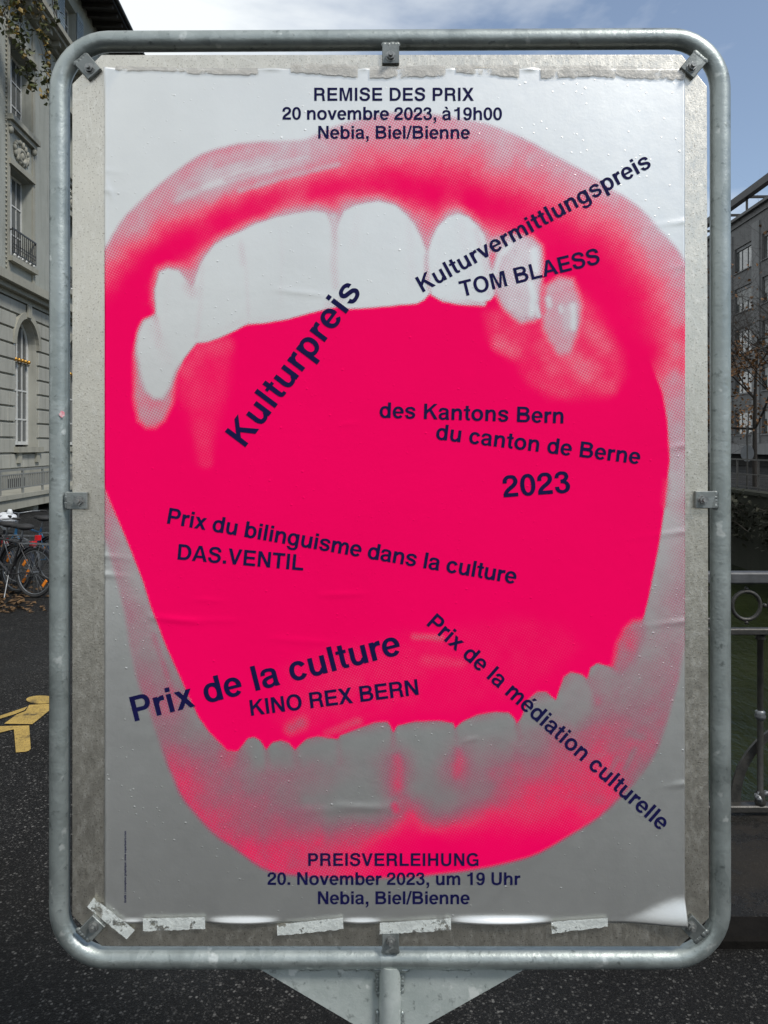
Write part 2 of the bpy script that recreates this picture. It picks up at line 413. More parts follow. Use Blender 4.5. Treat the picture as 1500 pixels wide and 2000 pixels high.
LOWER = [(80,30,.35), (100,120,.24), (120,200,.3), (160,110,.14), (200,200,.12), (180,260,.4), (150,320,.27), (250,300,.12), (230,340,.17), (190,420,.57), (160,380,.42), (240,400,.4), (300,400,.35), (330,390,.5), (300,480,.44), (220,500,.62), (280,580,.64), (350,540,.44), (420,480,.3), (350,640,.64), (450,640,.62), (430,560,.42), (500,540,.34), (560,600,.57), (470,500,.22), (520,500,.17), (400,400,.0), (470,400,.08), (560,390,.05), (450,440,.28), (540,440,.22), (620,440,.12), (620,400,.08), (640,360,0), (700,360,0), (700,440,.1), (755,395,.3), (757,450,.48), (750,480,.44), (800,360,0), (820,420,.05), (870,420,.22), (908,405,.42), (905,440,.44), (880,390,.15), (960,340,.05), (1020,330,.05), (960,420,.2), (1040,400,.3), (1000,440,.35), (800,480,.1), (850,500,.1), (900,500,.12), (970,490,.22), (1060,480,.55), (620,500,.02), (700,510,.05), (600,540,.07), (680,550,.17), (560,560,.27), (740,540,.22), (760,520,.38), (790,550,.72), (850,540,.22), (900,540,.32), (960,530,.5), (1020,540,.7), (1100,540,.75), (1180,520,.72), (1250,500,.62), (1150,440,.55), (1200,400,.5), (1120,360,.25), (1160,350,.4), (1060,300,.05), (1120,260,.04), (1100,300,.1), (1200,210,.04), (1210,260,.06), (1220,310,.2), (1270,190,.12), (1280,240,.3), (1300,220,.3), (1250,340,.5), (1300,300,.35), (1330,260,.25), (1370,200,.22), (1400,120,.16), (1440,60,.25), (1460,180,.3), (1420,250,.3), (1400,320,.35), (1350,350,.45), (1420,380,.35), (1340,420,.5), (1370,440,.32), (1300,450,.65), (1250,450,.65), (1300,500,.62), (1240,560,.8), (1150,600,.92), (1050,640,.95), (950,670,.95), (850,690,.95), (750,690,.9), (650,690,.77), (550,690,.66), (500,660,.62), (600,640,.62), (650,610,.62), (700,590,.57), (700,640,.8), (760,620,.9), (780,580,.84), (850,600,.93), (950,600,.92), (900,570,.7), (960,570,.8), (1050,580,.88), (1100,620,.95), (820,640,.95), (620,570,.37), (740,575,.6)]
SIDES = [(1330,900,.3), (1318,950,.17), (1330,1000,.3), (1312,1020,.14), (1326,1080,.25), (1302,1090,.12), (1320,1130,.23), (1290,1150,.14), (1310,1180,.28), (1275,1200,.16), (1330,1200,.22), (212,1020,.35), (220,1060,.3), (240,1080,.17), (235,1130,.3), (262,1140,.12)]

def ink_cover():
    gx = np.linspace(PX0, PX1, GNX)
    gy = np.linspace(PY0, PY1, GNY)
    X, Y = np.meshgrid(gx, gy)
    rng = np.random.RandomState(7)

    def vnoise(sx, sy, seed):
        r = np.random.RandomState(seed)
        g = r.rand(int(1700 / sy) + 4, int(1200 / sx) + 4)
        fx = (X - PX0) / sx; fy = (Y - PY0) / sy
        ix = fx.astype(int); iy = fy.astype(int)
        tx = fx - ix; ty = fy - iy
        tx = tx * tx * (3 - 2 * tx); ty = ty * ty * (3 - 2 * ty)
        return (g[iy, ix] * (1 - tx) + g[iy, ix + 1] * tx) * (1 - ty) + (g[iy + 1, ix] * (1 - tx) + g[iy + 1, ix + 1] * tx) * ty

    D = np.zeros_like(X)

    def segdist(pts, closed):
        P = np.array(pts, float)
        n = len(P)
        best = np.full(X.shape, 1e9)
        inside = np.zeros(X.shape, bool)
        for i in range(n if closed else n - 1):
            ax, ay = P[i]; bx, by = P[(i + 1) % n]
            dx, dy = bx - ax, by - ay
            L2 = dx * dx + dy * dy + 1e-9
            t = np.clip(((X - ax) * dx + (Y - ay) * dy) / L2, 0, 1)
            d = (X - ax - t * dx) ** 2 + (Y - ay - t * dy) ** 2
            np.minimum(best, d, out=best)
            if closed:
                c = ((ay > Y) != (by > Y)) & (X < dx * (Y - ay) / (dy if abs(dy) > 1e-9 else 1e-9) + ax)
                inside ^= c
        d = np.sqrt(best)
        return np.where(inside, d, -d) if closed else d

    def sm(a, b, v):
        t = np.clip((v - a) / (b - a), 0, 1)
        return t * t * (3 - 2 * t)

    def P(pts, val, blur=4, op=1.0, bias=0.0):          # soft-edged area
        nonlocal D
        a = op * sm(-blur, blur, segdist(pts, True) + bias)
        D = D * (1 - a) + val * a

    def L(pts, w, val, blur=None, op=1.0):              # airbrush stroke
        nonlocal D
        blur = blur or w
        a = op * (1 - sm(max(0, w - blur), w + blur, segdist(pts, False)))
        D = D * (1 - a) + val * a

    outer = [(150, 520), (205, 492), (232, 436), (280, 388), (328, 348), (360, 324), (388, 304), (428, 290), (484, 278), (560, 276), (594, 275), (630, 257), (675, 240), (726, 226),
             (768, 220), (825, 221), (885, 230), (935, 238), (985, 254), (1053, 286), (1118, 323), (1161, 347), (1200, 373), (1227, 389), (1261, 416), (1298, 460), (1322, 485), (1337, 514), (1380, 560),
             (1380, 1200), (1336, 1250), (1327, 1320), (1309, 1386), (1287, 1460), (1257, 1508), (1218, 1551), (1166, 1599), (1118, 1627), (1045, 1670), (988, 1685), (936, 1696), (832, 1709), (755, 1714),
             (683, 1715), (600, 1712), (545, 1706), (510, 1696), (460, 1656), (420, 1632), (380, 1588), (352, 1552), (336, 1512), (320, 1476), (304, 1424), (288, 1376), (272, 1340), (256, 1280),
             (244, 1190), (232, 1148), (220, 1100), (206, 1048), (150, 960)]
    for _ in range(2):                                  # rounded outline
        o2 = []
        for (x0, y0), (x1, y1) in zip(outer, outer[1:] + outer[:1]):
            o2 += [(x0 * .75 + x1 * .25, y0 * .75 + y1 * .25), (x0 * .25 + x1 * .75, y0 * .25 + y1 * .75)]
        outer = o2
    # tones of the lips and gums, read off at many spots and blended smoothly
    spots = [(195 + x / 1.301, 200 + y / 1.301, d + .34 * d * (1 - d)) for x, y, d in UPPER] + [(195 + x / 1.301, 1172 + y / 1.301, d) for x, y, d in LOWER] + SIDES
    K = np.array(spots)
    phi = lambda r2: np.sqrt(r2 + 144.0)
    A_ = phi((K[:, None, 0] - K[None, :, 0]) ** 2 + (K[:, None, 1] - K[None, :, 1]) ** 2) - 2.5 * np.eye(len(K))
    wts = np.linalg.solve(A_, K[:, 2] - .5)
    D = np.full(X.shape, .5)
    for (kx, ky, _), w_ in zip(K, wts): D += w_ * phi((X - kx) ** 2 + (Y - ky) ** 2)
    D = np.clip(D, 0, 1)
    for st, w, v, o in [([(345, 392), (410, 362), (480, 338), (560, 320)], 7, 0.14, .5), ([(400, 366), (460, 344), (530, 326), (600, 310)], 5, 0.10, .6), ([(440, 352), (520, 328), (600, 312)], 4, 0.6, .35),
                        ([(470, 372), (560, 345), (660, 322)], 5, 0.25, .5), ([(420, 325), (480, 306), (545, 292)], 6, 0.6, .35)]:
        L(st, w, v, w, o)
    # mouth opening, solid ink
    lower_teeth = [(464, 1466), (476, 1452), (484, 1442), (496, 1439), (508, 1446), (520, 1464), (532, 1450), (548, 1445), (564, 1450), (576, 1464), (584, 1456), (600, 1442), (620, 1437), (636, 1440), (660, 1443),
                   (664, 1436), (700, 1422), (732, 1410), (756, 1409), (763, 1418), (768, 1430), (776, 1417), (811, 1409), (858, 1407), (884, 1412), (889, 1422), (902, 1410), (932, 1395), (967, 1390), (993, 1391),
                   (1003, 1401), (1010, 1412), (1019, 1399), (1032, 1365), (1049, 1350), (1066, 1350), (1079, 1362), (1086, 1367), (1092, 1347), (1101, 1321), (1114, 1312), (1136, 1317), (1147, 1326), (1153, 1304), (1166, 1295), (1192, 1302)]
    mouth = [(150, 800), (205, 745), (240, 650), (300, 585), (420, 530), (800, 500), (1000, 545), (1090, 575), (1180, 618), (1248, 690), (1270, 712), (1292, 766), (1302, 818), (1307, 900), (1298, 987), (1287, 1060), (1278, 1108), (1266, 1168),
             (1257, 1205), (1240, 1260), (1205, 1310)] + lower_teeth[::-1] + [(444, 1464), (428, 1448), (408, 1428), (388, 1400), (364, 1348), (348, 1312), (324, 1260), (304, 1208), (296, 1188), (280, 1136), (260, 1084), (232, 1016), (205, 952), (150, 850)]
    for st, w, v, o in [([(768, 1425), (769, 1468)], 5, .22, .9), ([(775, 1478), (778, 1500), (777, 1535)], 8, .7, .5), ([(894, 1466), (896, 1484), (890, 1510)], 8, .66, .5), ([(660, 1445), (664, 1490)], 6, .16, .7), ([(578, 1464), (582, 1500)], 7, .24, .7), ([(520, 1464), (526, 1510)], 6, .28, .7),
                        ([(890, 1424), (892, 1450)], 4, .18, .8), ([(1010, 1412), (1016, 1440)], 5, .3, .7), ([(600, 1562), (690, 1556), (770, 1566)], 7, .04, .5), ([(640, 1582), (720, 1576)], 5, .08, .5), ([(770, 1572), (774, 1582)], 7, .75, .6), ([(800, 1590), (806, 1602)], 8, .8, .5),
                        ([(1240, 1462), (1222, 1500)], 5, .2, .6), ([(1205, 1480), (1190, 1510)], 5, .25, .6), ([(1228, 1430), (1256, 1440)], 7, .24, .6), ([(1150, 1330), (1168, 1372)], 8, .46, .7), ([(300, 1240), (326, 1318), (344, 1370)], 5, .45, .6)]:
        L(st, w, v, w, o)
    P([(1092, 1350), (1101, 1322), (1114, 1313), (1138, 1318), (1160, 1350), (1150, 1385), (1120, 1410), (1100, 1390)], 0.1, 12)
    P([(1150, 1330), (1166, 1297), (1195, 1303), (1210, 1330), (1190, 1365), (1165, 1360)], 0.22, 10)
    P([(1030, 1370), (1048, 1352), (1066, 1352), (1080, 1368), (1075, 1400), (1040, 1420), (1018, 1408)], 0.06, 9)
    # the opening itself, crisp along the crowns, the cheeks and the right lip
    P(mouth, 1.0, 3.2)
    P([(1195, 1305), (1200, 1282), (1205, 1256), (1218, 1230), (1235, 1213), (1257, 1210), (1262, 1230), (1240, 1290), (1215, 1320)], 0.42, 12)
    L([(1232, 1235), (1228, 1260)], 10, 0.6, 12, .8)
    L([(1296, 985), (1300, 940)], 6, .7, 8, .5)
    # tongue, faintly screened
    P([(560, 1300), (640, 1262), (760, 1240), (860, 1222), (1000, 1200), (1100, 1220), (1140, 1260), (1080, 1330), (1000, 1370), (880, 1395), (740, 1400), (600, 1428), (560, 1435), (520, 1400)], 0.91, 40)
    P([(570, 1310), (700, 1280), (840, 1300), (800, 1350), (700, 1395), (600, 1420), (570, 1400)], 0.84, 40, .8)
    for st, w, v, o in [([(808, 1243), (862, 1246)], 6, .62, .8), ([(568, 1424), (588, 1412)], 12, .52, .8), ([(640, 1432), (700, 1408)], 8, .6, .7), ([(830, 1290), (900, 1294)], 10, .74, .7), ([(1000, 1285), (1020, 1290)], 8, .9, .6)]:
        L(st, w, v, w, o)
    # palate and gum, right
    P([(945, 610), (954, 658), (975, 684), (1005, 700), (1027, 749), (1070, 775), (1118, 781), (1183, 777), (1209, 753), (1222, 731), (1218, 692), (1183, 623), (1161, 593), (1130, 560), (1060, 560), (1000, 590)], 0.85, 22)
    for st, w, v, o in [([(975, 672), (1000, 688)], 14, .68, .8), ([(1105, 690), (1130, 715), (1150, 730)], 18, .62, .8), ([(1060, 680), (1080, 720)], 14, .74, .8), ([(1170, 740), (1190, 755)], 16, .76, .8), ([(1040, 740), (1100, 765)], 12, .8, .7), ([(1150, 640), (1180, 680)], 14, .74, .8)]:
        L(st, w, v, w, o)
    # below the upper left teeth
    P([(335, 765), (352, 712), (384, 674), (440, 664), (456, 700), (446, 760), (434, 800), (418, 870), (402, 905), (384, 900), (380, 850), (360, 800)], 0.88, 26)
    L([(392, 840), (404, 900)], 10, .85, 16, .7)
    L([(362, 716), (390, 684), (440, 672)], 16, .78, 18, .7)
    # upper teeth
    P([(262, 690), (268, 665), (274, 638), (284, 624), (304, 622), (350, 640), (352, 712), (344, 728), (336, 790), (322, 822), (304, 836), (286, 836), (270, 822), (262, 780)], 0.50, 10)
    P([(266, 680), (270, 650), (280, 628), (304, 615), (360, 640), (354, 708), (344, 726), (332, 758), (318, 780), (300, 778), (284, 762), (274, 730)], 0.04, 8)
    top = [(304, 600), (303, 566), (312, 532), (328, 525), (348, 529), (362, 545), (374, 566), (380, 552), (388, 528), (400, 503), (420, 478), (444, 464), (468, 454), (500, 438), (540, 425), (580, 417), (612, 413), (636, 417), (648, 440), (653, 470), (660, 440), (672, 413),
           (690, 404), (712, 398), (740, 394), (772, 402), (793, 420), (810, 442), (822, 464), (830, 490), (834, 505), (838, 490), (843, 470), (854, 444), (876, 424), (895, 418), (915, 425), (932, 442), (945, 460), (958, 500), (966, 540)]
    bot = [(966, 575), (958, 586), (940, 591), (915, 588), (880, 588), (858, 582), (841, 571), (828, 586), (815, 593), (793, 595), (750, 599), (720, 602), (680, 604), (660, 598), (612, 610), (560, 624), (512, 632), (484, 632), (460, 646), (428, 660), (404, 668), (384, 670), (368, 690), (352, 710), (330, 690), (312, 674)]
    P([(x_, y_ - 4) for x_, y_ in top] + [(958, 560), (840, 545), (700, 570), (480, 600), (340, 640), (312, 620)], 0.34, 14, .7, 5)
    P(top + bot, 0.02, 4.5)
    for st, w, v, o in [([(651, 425), (654, 470), (652, 520), (656, 560)], 7, .2, .8), ([(472, 480), (474, 515)], 6, .16, .8), ([(370, 560), (376, 570)], 12, .22, .8), ([(304, 622), (312, 674)], 6, .32, .8), ([(640, 596), (664, 590), (674, 578)], 7, .2, .7),
                        ([(832, 500), (834, 540), (838, 565)], 5, .34, .9), ([(890, 580), (930, 575)], 8, .1, .8), ([(300, 640), (330, 700)], 12, .1, .8), ([(400, 660), (470, 630), (560, 616)], 6, .08, .8)]:
        L(st, w, v, w, o)
    # faint modelling of the upper crowns
    for st, w, v, o in [([(470, 470), (480, 520), (486, 620)], 4, .12, .7), ([(545, 430), (552, 500), (548, 600)], 4, .08, .6), ([(700, 410), (690, 480)], 8, .07, .6), ([(800, 440), (806, 560)], 8, .08, .7), ([(900, 440), (920, 540)], 10, .09, .7), ([(860, 460), (852, 550)], 6, .07, .6),
                        ([(395, 520), (392, 600), (384, 660)], 5, .12, .7), ([(330, 540), (322, 640)], 6, .06, .6), ([(930, 450), (948, 520), (955, 575)], 6, .2, .7)]:
        L(st, w, v, w, o)
    P([(950, 470), (1000, 456), (1040, 462), (1058, 480), (1061, 520), (1056, 560), (1052, 600), (1053, 615), (1045, 628), (1018, 631), (1001, 619), (980, 597), (966, 575), (962, 530)], 0.36, 9)
    P([(985, 480), (1030, 470), (1055, 495), (1052, 550), (1048, 610), (1020, 622), (990, 600), (972, 560)], 0.2, 14, .8)
    P([(1058, 600), (1066, 560), (1090, 540), (1120, 545), (1134, 585), (1134, 620), (1125, 660), (1110, 690), (1090, 692), (1072, 668), (1060, 640)], 0.44, 10)
    for st, w, v, o in [([(962, 500), (966, 520)], 8, .62, .9), ([(966, 535), (976, 500), (995, 480)], 6, .06, .9), ([(1042, 490), (1046, 530)], 6, .03, .95), ([(1036, 555), (1042, 580), (1038, 612)], 6, .03, .95), ([(1048, 600), (1052, 618)], 4, .05, .9), ([(1070, 585), (1072, 596)], 6, .14, .9),
                        ([(1118, 598), (1119, 640)], 6, .06, .95), ([(1094, 600), (1096, 608)], 4, .15, .9), ([(1110, 580), (1104, 650)], 10, .3, .6), ([(1060, 560), (1062, 610)], 5, .7, .7), ([(846, 574), (866, 586), (900, 592), (945, 594)], 4, .02, .8)]:
        L(st, w, v, w, o)
    D = D * sm(-8, 6, segdist(outer, True))
    # plate grain where the screen shows
    n = vnoise(26, 26, 3) * .5 + vnoise(9, 9, 5) * .35 + vnoise(70, 40, 9) * .4
    mid = np.clip(D * (1 - D) * 4, 0, 1)
    D = np.clip(D + (n - .62) * .22 * mid, 0, 1)
    # share of covered area -> threshold of the screen, so that every tone keeps its true coverage
    uu = (np.arange(160) + .5) / 160 * 2 * math.pi
    spot = np.sort((.25 * (np.cos(uu)[:, None] + np.cos(uu)[None, :]) + .5).ravel())
    D = np.clip(D, 0, 1) ** .84
    return np.interp(D, np.linspace(0, 1, len(spot)), spot) + (D - .5) * .31
# ---------------------------------------------------------------- lettering: a bold grotesque drawn from strokes, 1000 units to the em, capitals 718 high
TV, TH = 140.0, 116.0

def se(cx, cy, rx, ry, a, n=2.35):
    c, s = math.cos(a), math.sin(a)
    return (cx + rx * math.copysign(abs(c) ** (2 / n), c), cy + ry * math.copysign(abs(s) ** (2 / n), s))

def g_box(x0, y0, x1, y1):
    return ([(x0, y0), (x1, y0)], [(x0, y1), (x1, y1)])

def g_quad(a, b, c, d):                    # a-b one long side, d-c the other
    return ([a, b], [d, c])

def g_ring(cx, cy, rx, ry, tv, th, a0=0, a1=360, n=2.35, m=40):
    A, B = [], []
    k = max(6, int(m * abs(a1 - a0) / 360))
    for i in range(k + 1):
        a = math.radians(a0 + (a1 - a0) * i / k)
        A.append(se(cx, cy, rx, ry, a, n)); B.append(se(cx, cy, rx - tv, ry - th, a, n))
    return (A, B)

def g_bowl(x0, x1, y0, y1, xa, tv=TV, th=TH):  # D-shaped bow from x0, bulging to x1
    cy, ry = (y0 + y1) / 2, (y1 - y0) / 2
    A, B = [(x0, y0)], [(x0, y0 + th)]
    for i in range(21):
        a = math.radians(-90 + 180 * i / 20)
        A.append(se(xa, cy, x1 - xa, ry, a, 2.1)); B.append(se(xa, cy, x1 - xa - tv, ry - th, a, 2.1))
    A.append((x0, y1)); B.append((x0, y1 - th))
    return (A, B)

def g_stroke(pts, ws, cut0=None, cut1=None, sub=7):    # smooth centre line with a width at every knot; cut = direction of the end cut
    P = [np.array(p, float) for p in pts]
    n = len(P)
    C, W = [], []
    for i in range(n - 1):
        p0 = P[i - 1] if i else 2 * P[0] - P[1]
        p3 = P[i + 2] if i + 2 < n else 2 * P[-1] - P[-2]
        p1, p2 = P[i], P[i + 1]
        for j in range(sub + (1 if i == n - 2 else 0)):
            t = j / sub
            C.append(.5 * ((2 * p1) + (p2 - p0) * t + (2 * p0 - 5 * p1 + 4 * p2 - p3) * t * t + (3 * p1 - p0 - 3 * p2 + p3) * t ** 3))
            W.append(ws[i] + (ws[i + 1] - ws[i]) * t)
    A, B = [], []
    for i, c in enumerate(C):
        d = C[min(i + 1, len(C) - 1)] - C[max(i - 1, 0)]
        d = d / (np.hypot(*d) + 1e-9)
        nrm = np.array([-d[1], d[0]])
        cut = cut0 if i == 0 else cut1 if i == len(C) - 1 else None
        h = W[i] / 2
        if cut is not None:
            cv = np.array(cut, float); cv /= np.hypot(*cv)
            k = cv.dot(nrm)
            nrm = cv / (k if abs(k) > .5 else math.copysign(.5, k or 1))
        A.append(tuple(c + nrm * h)); B.append(tuple(c - nrm * h))
    return (A, B)

def g_stem(x, y0=0, y1=718, w=TV):
    return g_box(x, y0, x + w, y1)

GW = {' ': 278, ',': 278, '.': 278, '/': 278, ':': 333, 'A': 722, 'B': 722, 'D': 722, 'E': 667, 'G': 778, 'H': 722, 'I': 278, 'K': 722, 'L': 611, 'M': 833, 'N': 722, 'O': 778, 'P': 667,
      'R': 722, 'S': 667, 'T': 611, 'U': 722, 'V': 667, 'X': 667, 'a': 556, 'b': 611, 'c': 556, 'd': 611, 'e': 556, 'f': 333, 'g': 611, 'h': 611, 'i': 278, 'k': 556, 'l': 278, 'm': 889, 'n': 611, 'o': 611, 'p': 611,
      'q': 611, 'r': 389, 's': 556, 't': 333, 'u': 611, 'v': 556, 'w': 778, 'x': 556, '0': 556, '1': 556, '2': 556, '3': 556, '9': 556, 'à': 556, 'é': 556, '^': 100}

def glyph(ch):
    xh = 532
    HB, VB = (1, 0), (0, 1)
    arch = lambda x0, x1, top=546, base=0: [g_stroke([(x0, top - 180), (x0 + (x1 - x0) * .22, top - 88), (x0 + (x1 - x0) * .52, top - 58), (x0 + (x1 - x0) * .86, top - 92), (x1, top - 205), (x1, top - 360), (x1, base)], [92, 112, 116, 128, 136, 136, 136], None, HB)]
    if ch == 'A': return [g_quad((15, 0), (168, 0), (402, 718), (282, 718)), g_quad((552, 0), (707, 0), (440, 718), (320, 718)), g_box(190, 152, 530, 264)]
    if ch == 'B': return [g_stem(73), g_bowl(200, 635, 340, 718, 410, 138, 114), g_bowl(200, 675, 0, 418, 430, 142, 116)]
    if ch == 'D': return [g_stem(73), g_bowl(200, 686, 0, 718, 350, 146, 122)]
    if ch == 'E': return [g_stem(73), g_box(200, 0, 621, 122), g_box(200, 306, 586, 422), g_box(200, 596, 611, 718)]
    if ch == 'G': return [g_ring(388, 359, 344, 377, 146, 122, 32, 322, 2.2), g_box(598, 0, 709, 300), g_box(398, 268, 709, 378)]
    if ch == 'H': return [g_stem(73), g_stem(509), g_box(200, 304, 520, 428)]
    if ch == 'I': return [g_stem(69)]
    if ch == 'K': return [g_stem(73), g_quad((205, 250), (205, 420), (520, 718), (690, 718)), g_quad((290, 430), (395, 505), (715, 0), (542, 0))]
    if ch == 'L': return [g_stem(73), g_box(200, 0, 583, 124)]
    if ch == 'M': return [g_stem(69, 0, 718, 132), g_stem(632, 0, 718, 132), g_quad((162, 718), (270, 718), (461, 0), (352, 0)), g_quad((563, 718), (671, 718), (481, 0), (372, 0))]
    if ch == 'N': return [g_stem(69, 0, 718, 134), g_stem(519, 0, 718, 134), g_quad((69, 718), (222, 718), (653, 0), (500, 0))]
    if ch == 'O': return [g_ring(389, 359, 345, 377, 147, 122, 0, 360, 2.15)]
    if ch == 'P': return [g_stem(73), g_bowl(200, 627, 262, 718, 400, 144, 118)]
    if ch == 'R': return [g_stem(73), g_bowl(200, 652, 290, 718, 425, 142, 116), g_stroke([(430, 345), (510, 330), (562, 270), (578, 150), (590, 50), (612, 0)], [100, 116, 132, 136, 134, 140], None, HB)]
    if ch == 'S': return [g_stroke([(553, 500), (535, 590), (445, 662), (330, 673), (200, 640), (130, 540), (175, 445), (320, 393), (470, 350), (545, 262), (535, 160), (455, 74), (340, 46), (205, 62), (122, 140), (104, 232)], [138, 134, 122, 118, 126, 138, 136, 132, 136, 142, 140, 126, 120, 124, 136, 140], HB, HB)]
    if ch == 'T': return [g_stem(235, 0, 610), g_box(21, 596, 590, 718)]
    if ch == 'U': return [g_stroke([(142, 718), (142, 500), (142, 290), (168, 140), (250, 68), (361, 48), (472, 68), (554, 140), (580, 290), (580, 500), (580, 718)], [140, 140, 140, 138, 128, 124, 128, 138, 140, 140, 140], HB, HB)]
    if ch == 'V': return [g_quad((19, 718), (172, 718), (395, 0), (262, 0)), g_quad((496, 718), (648, 718), (400, 0), (270, 0))]
    if ch == 'X': return [g_quad((14, 0), (182, 0), (645, 718), (478, 718)), g_quad((485, 0), (654, 0), (190, 718), (22, 718))]
    if ch in 'aà':
        r = [g_stroke([(92, 368), (112, 452), (190, 496), (280, 498), (378, 470), (418, 400), (420, 250), (424, 110), (446, 0)], [128, 120, 104, 98, 112, 134, 134, 134, 142], HB, HB),
             g_stroke([(410, 312), (330, 292), (200, 268), (108, 210), (102, 120), (160, 52), (250, 38), (340, 70), (405, 140)], [70, 92, 102, 124, 134, 112, 100, 92, 80])]
        if ch == 'à': r.append(g_quad((150, 740), (290, 740), (360, 600), (265, 600)))
        return r
    if ch == 'b': return [g_stem(61), g_ring(324, 266, 254, 280, 138, 112, 0, 360, 2.2)]
    if ch == 'd': return [g_stem(410), g_ring(288, 266, 254, 280, 138, 112, 0, 360, 2.2)]
    if ch == 'p': return [g_stem(61, -207, xh), g_ring(324, 266, 254, 280, 138, 112, 0, 360, 2.2)]
    if ch == 'q': return [g_stem(410, -207, xh), g_ring(288, 266, 254, 280, 138, 112, 0, 360, 2.2)]
    if ch == 'o': return [g_ring(305, 266, 271, 280, 140, 114, 0, 360, 2.15)]
    if ch == 'c': return [g_ring(290, 266, 256, 280, 140, 114, 28, 330, 2.15)]
    if ch in 'eé':
        r = [g_ring(281, 266, 256, 280, 136, 108, 4, 322, 2.15), g_box(140, 224, 530, 314)]
        if ch == 'é': r.append(g_quad((255, 600), (345, 600), (460, 740), (310, 740)))
        return r
    if ch == 'g': return [g_ring(285, 270, 250, 276, 136, 110, 0, 360, 2.2), g_stroke([(478, 532), (478, 300), (478, 60), (470, -70), (400, -146), (290, -168), (170, -145), (112, -62)], [132, 132, 132, 130, 112, 98, 108, 124], HB, HB)]
    if ch == 'f': return [g_stroke([(165, 0), (165, 300), (165, 560), (205, 650), (318, 668)], [136, 136, 136, 118, 104], HB, VB), g_box(10, 432, 318, 528)]
    if ch == 'h': return [g_stem(61)] + arch(180, 478)
    if ch == 'i': return [g_stem(69, 0, xh), g_stem(69, 596, 718)]
    if ch == 'k': return [g_stem(61), g_quad((190, 150), (190, 310), (370, 532), (535, 532)), g_quad((235, 320), (340, 370), (550, 0), (388, 0))]
    if ch == 'l': return [g_stem(69)]
    if ch == 'm': return [g_stem(61, 0, xh)] + arch(180, 444) + arch(500, 758)
    if ch == 'n': return [g_stem(61, 0, xh)] + arch(180, 478)
    if ch == 'r': return [g_stem(61, 0, xh), g_stroke([(170, 340), (210, 430), (290, 468), (378, 470)], [80, 116, 132, 140], None, VB)]
    if ch == 's': return [g_stroke([(450, 372), (430, 445), (350, 492), (270, 498), (160, 470), (108, 390), (160, 318), (285, 278), (400, 236), (446, 160), (400, 78), (285, 40), (165, 58), (100, 158)], [130, 120, 106, 102, 112, 128, 124, 120, 124, 130, 120, 106, 112, 132], HB, HB)]
    if ch == 't': return [g_stroke([(165, 676), (165, 400), (165, 160), (190, 72), (255, 50), (309, 50)], [138, 138, 138, 124, 104, 98], HB, VB), g_box(10, 432, 309, 528)]
    if ch == 'u': return [g_stem(410, 0, xh)] + [([(611 - x, 532 - y) for x, y in a], [(611 - x, 532 - y) for x, y in b]) for a, b in arch(180, 478)]
    if ch == 'v': return [g_quad((13, 532), (160, 532), (345, 0), (208, 0)), g_quad((398, 532), (543, 532), (348, 0), (212, 0))]
    if ch == 'w': return [g_quad((10, 532), (150, 532), (280, 0), (150, 0)), g_quad((318, 532), (400, 532), (280, 0), (152, 0)), g_quad((378, 532), (460, 532), (628, 0), (498, 0)), g_quad((628, 532), (768, 532), (628, 0), (500, 0))]
    if ch == 'x': return [g_quad((15, 0), (172, 0), (530, 532), (375, 532)), g_quad((385, 0), (541, 0), (182, 532), (25, 532))]
    if ch == '0': return [g_ring(278, 350, 246, 360, 136, 112, 0, 360, 2.2)]
    if ch == '1': return [g_stem(245, 0, 709, 138), g_stroke([(70, 538), (180, 548), (258, 600), (300, 709)], [100, 100, 100, 90], VB, None)]
    if ch == '2': return [g_stroke([(96, 448), (112, 560), (190, 638), (290, 652), (395, 622), (446, 520), (420, 420), (330, 330), (200, 235), (120, 140), (102, 60)], [134, 130, 116, 112, 122, 138, 138, 134, 130, 130, 134], HB, HB), g_box(34, 0, 510, 122)]
    if ch == '3': return [g_stroke([(100, 500), (120, 590), (200, 648), (285, 655), (385, 620), (420, 530), (375, 440), (285, 402), (225, 398)], [128, 122, 110, 106, 118, 132, 120, 100, 96], HB, VB),
                          g_stroke([(225, 366), (310, 366), (410, 316), (450, 212), (415, 105), (290, 44), (170, 66), (108, 140), (96, 218)], [96, 98, 116, 140, 126, 108, 116, 128, 134], VB, HB)]
    if ch == '9': return [g_ring(272, 474, 238, 236, 132, 106, 0, 360, 2.15), g_stroke([(446, 480), (448, 340), (420, 180), (360, 78), (270, 42), (160, 62), (108, 160)], [124, 132, 130, 122, 108, 114, 130], None, HB)]
    if ch == '.': return [g_box(64, 0, 214, 146)]
    if ch == ',': return [g_box(64, 0, 214, 146), g_stroke([(172, 10), (168, -70), (120, -140), (64, -160)], [84, 82, 66, 50], HB, None)]
    if ch == ':': return [g_box(92, 0, 242, 146), g_box(92, 386, 242, 532)]
    if ch == '/': return [g_quad((-25, -20), (85, -20), (310, 737), (198, 737))]
    return []

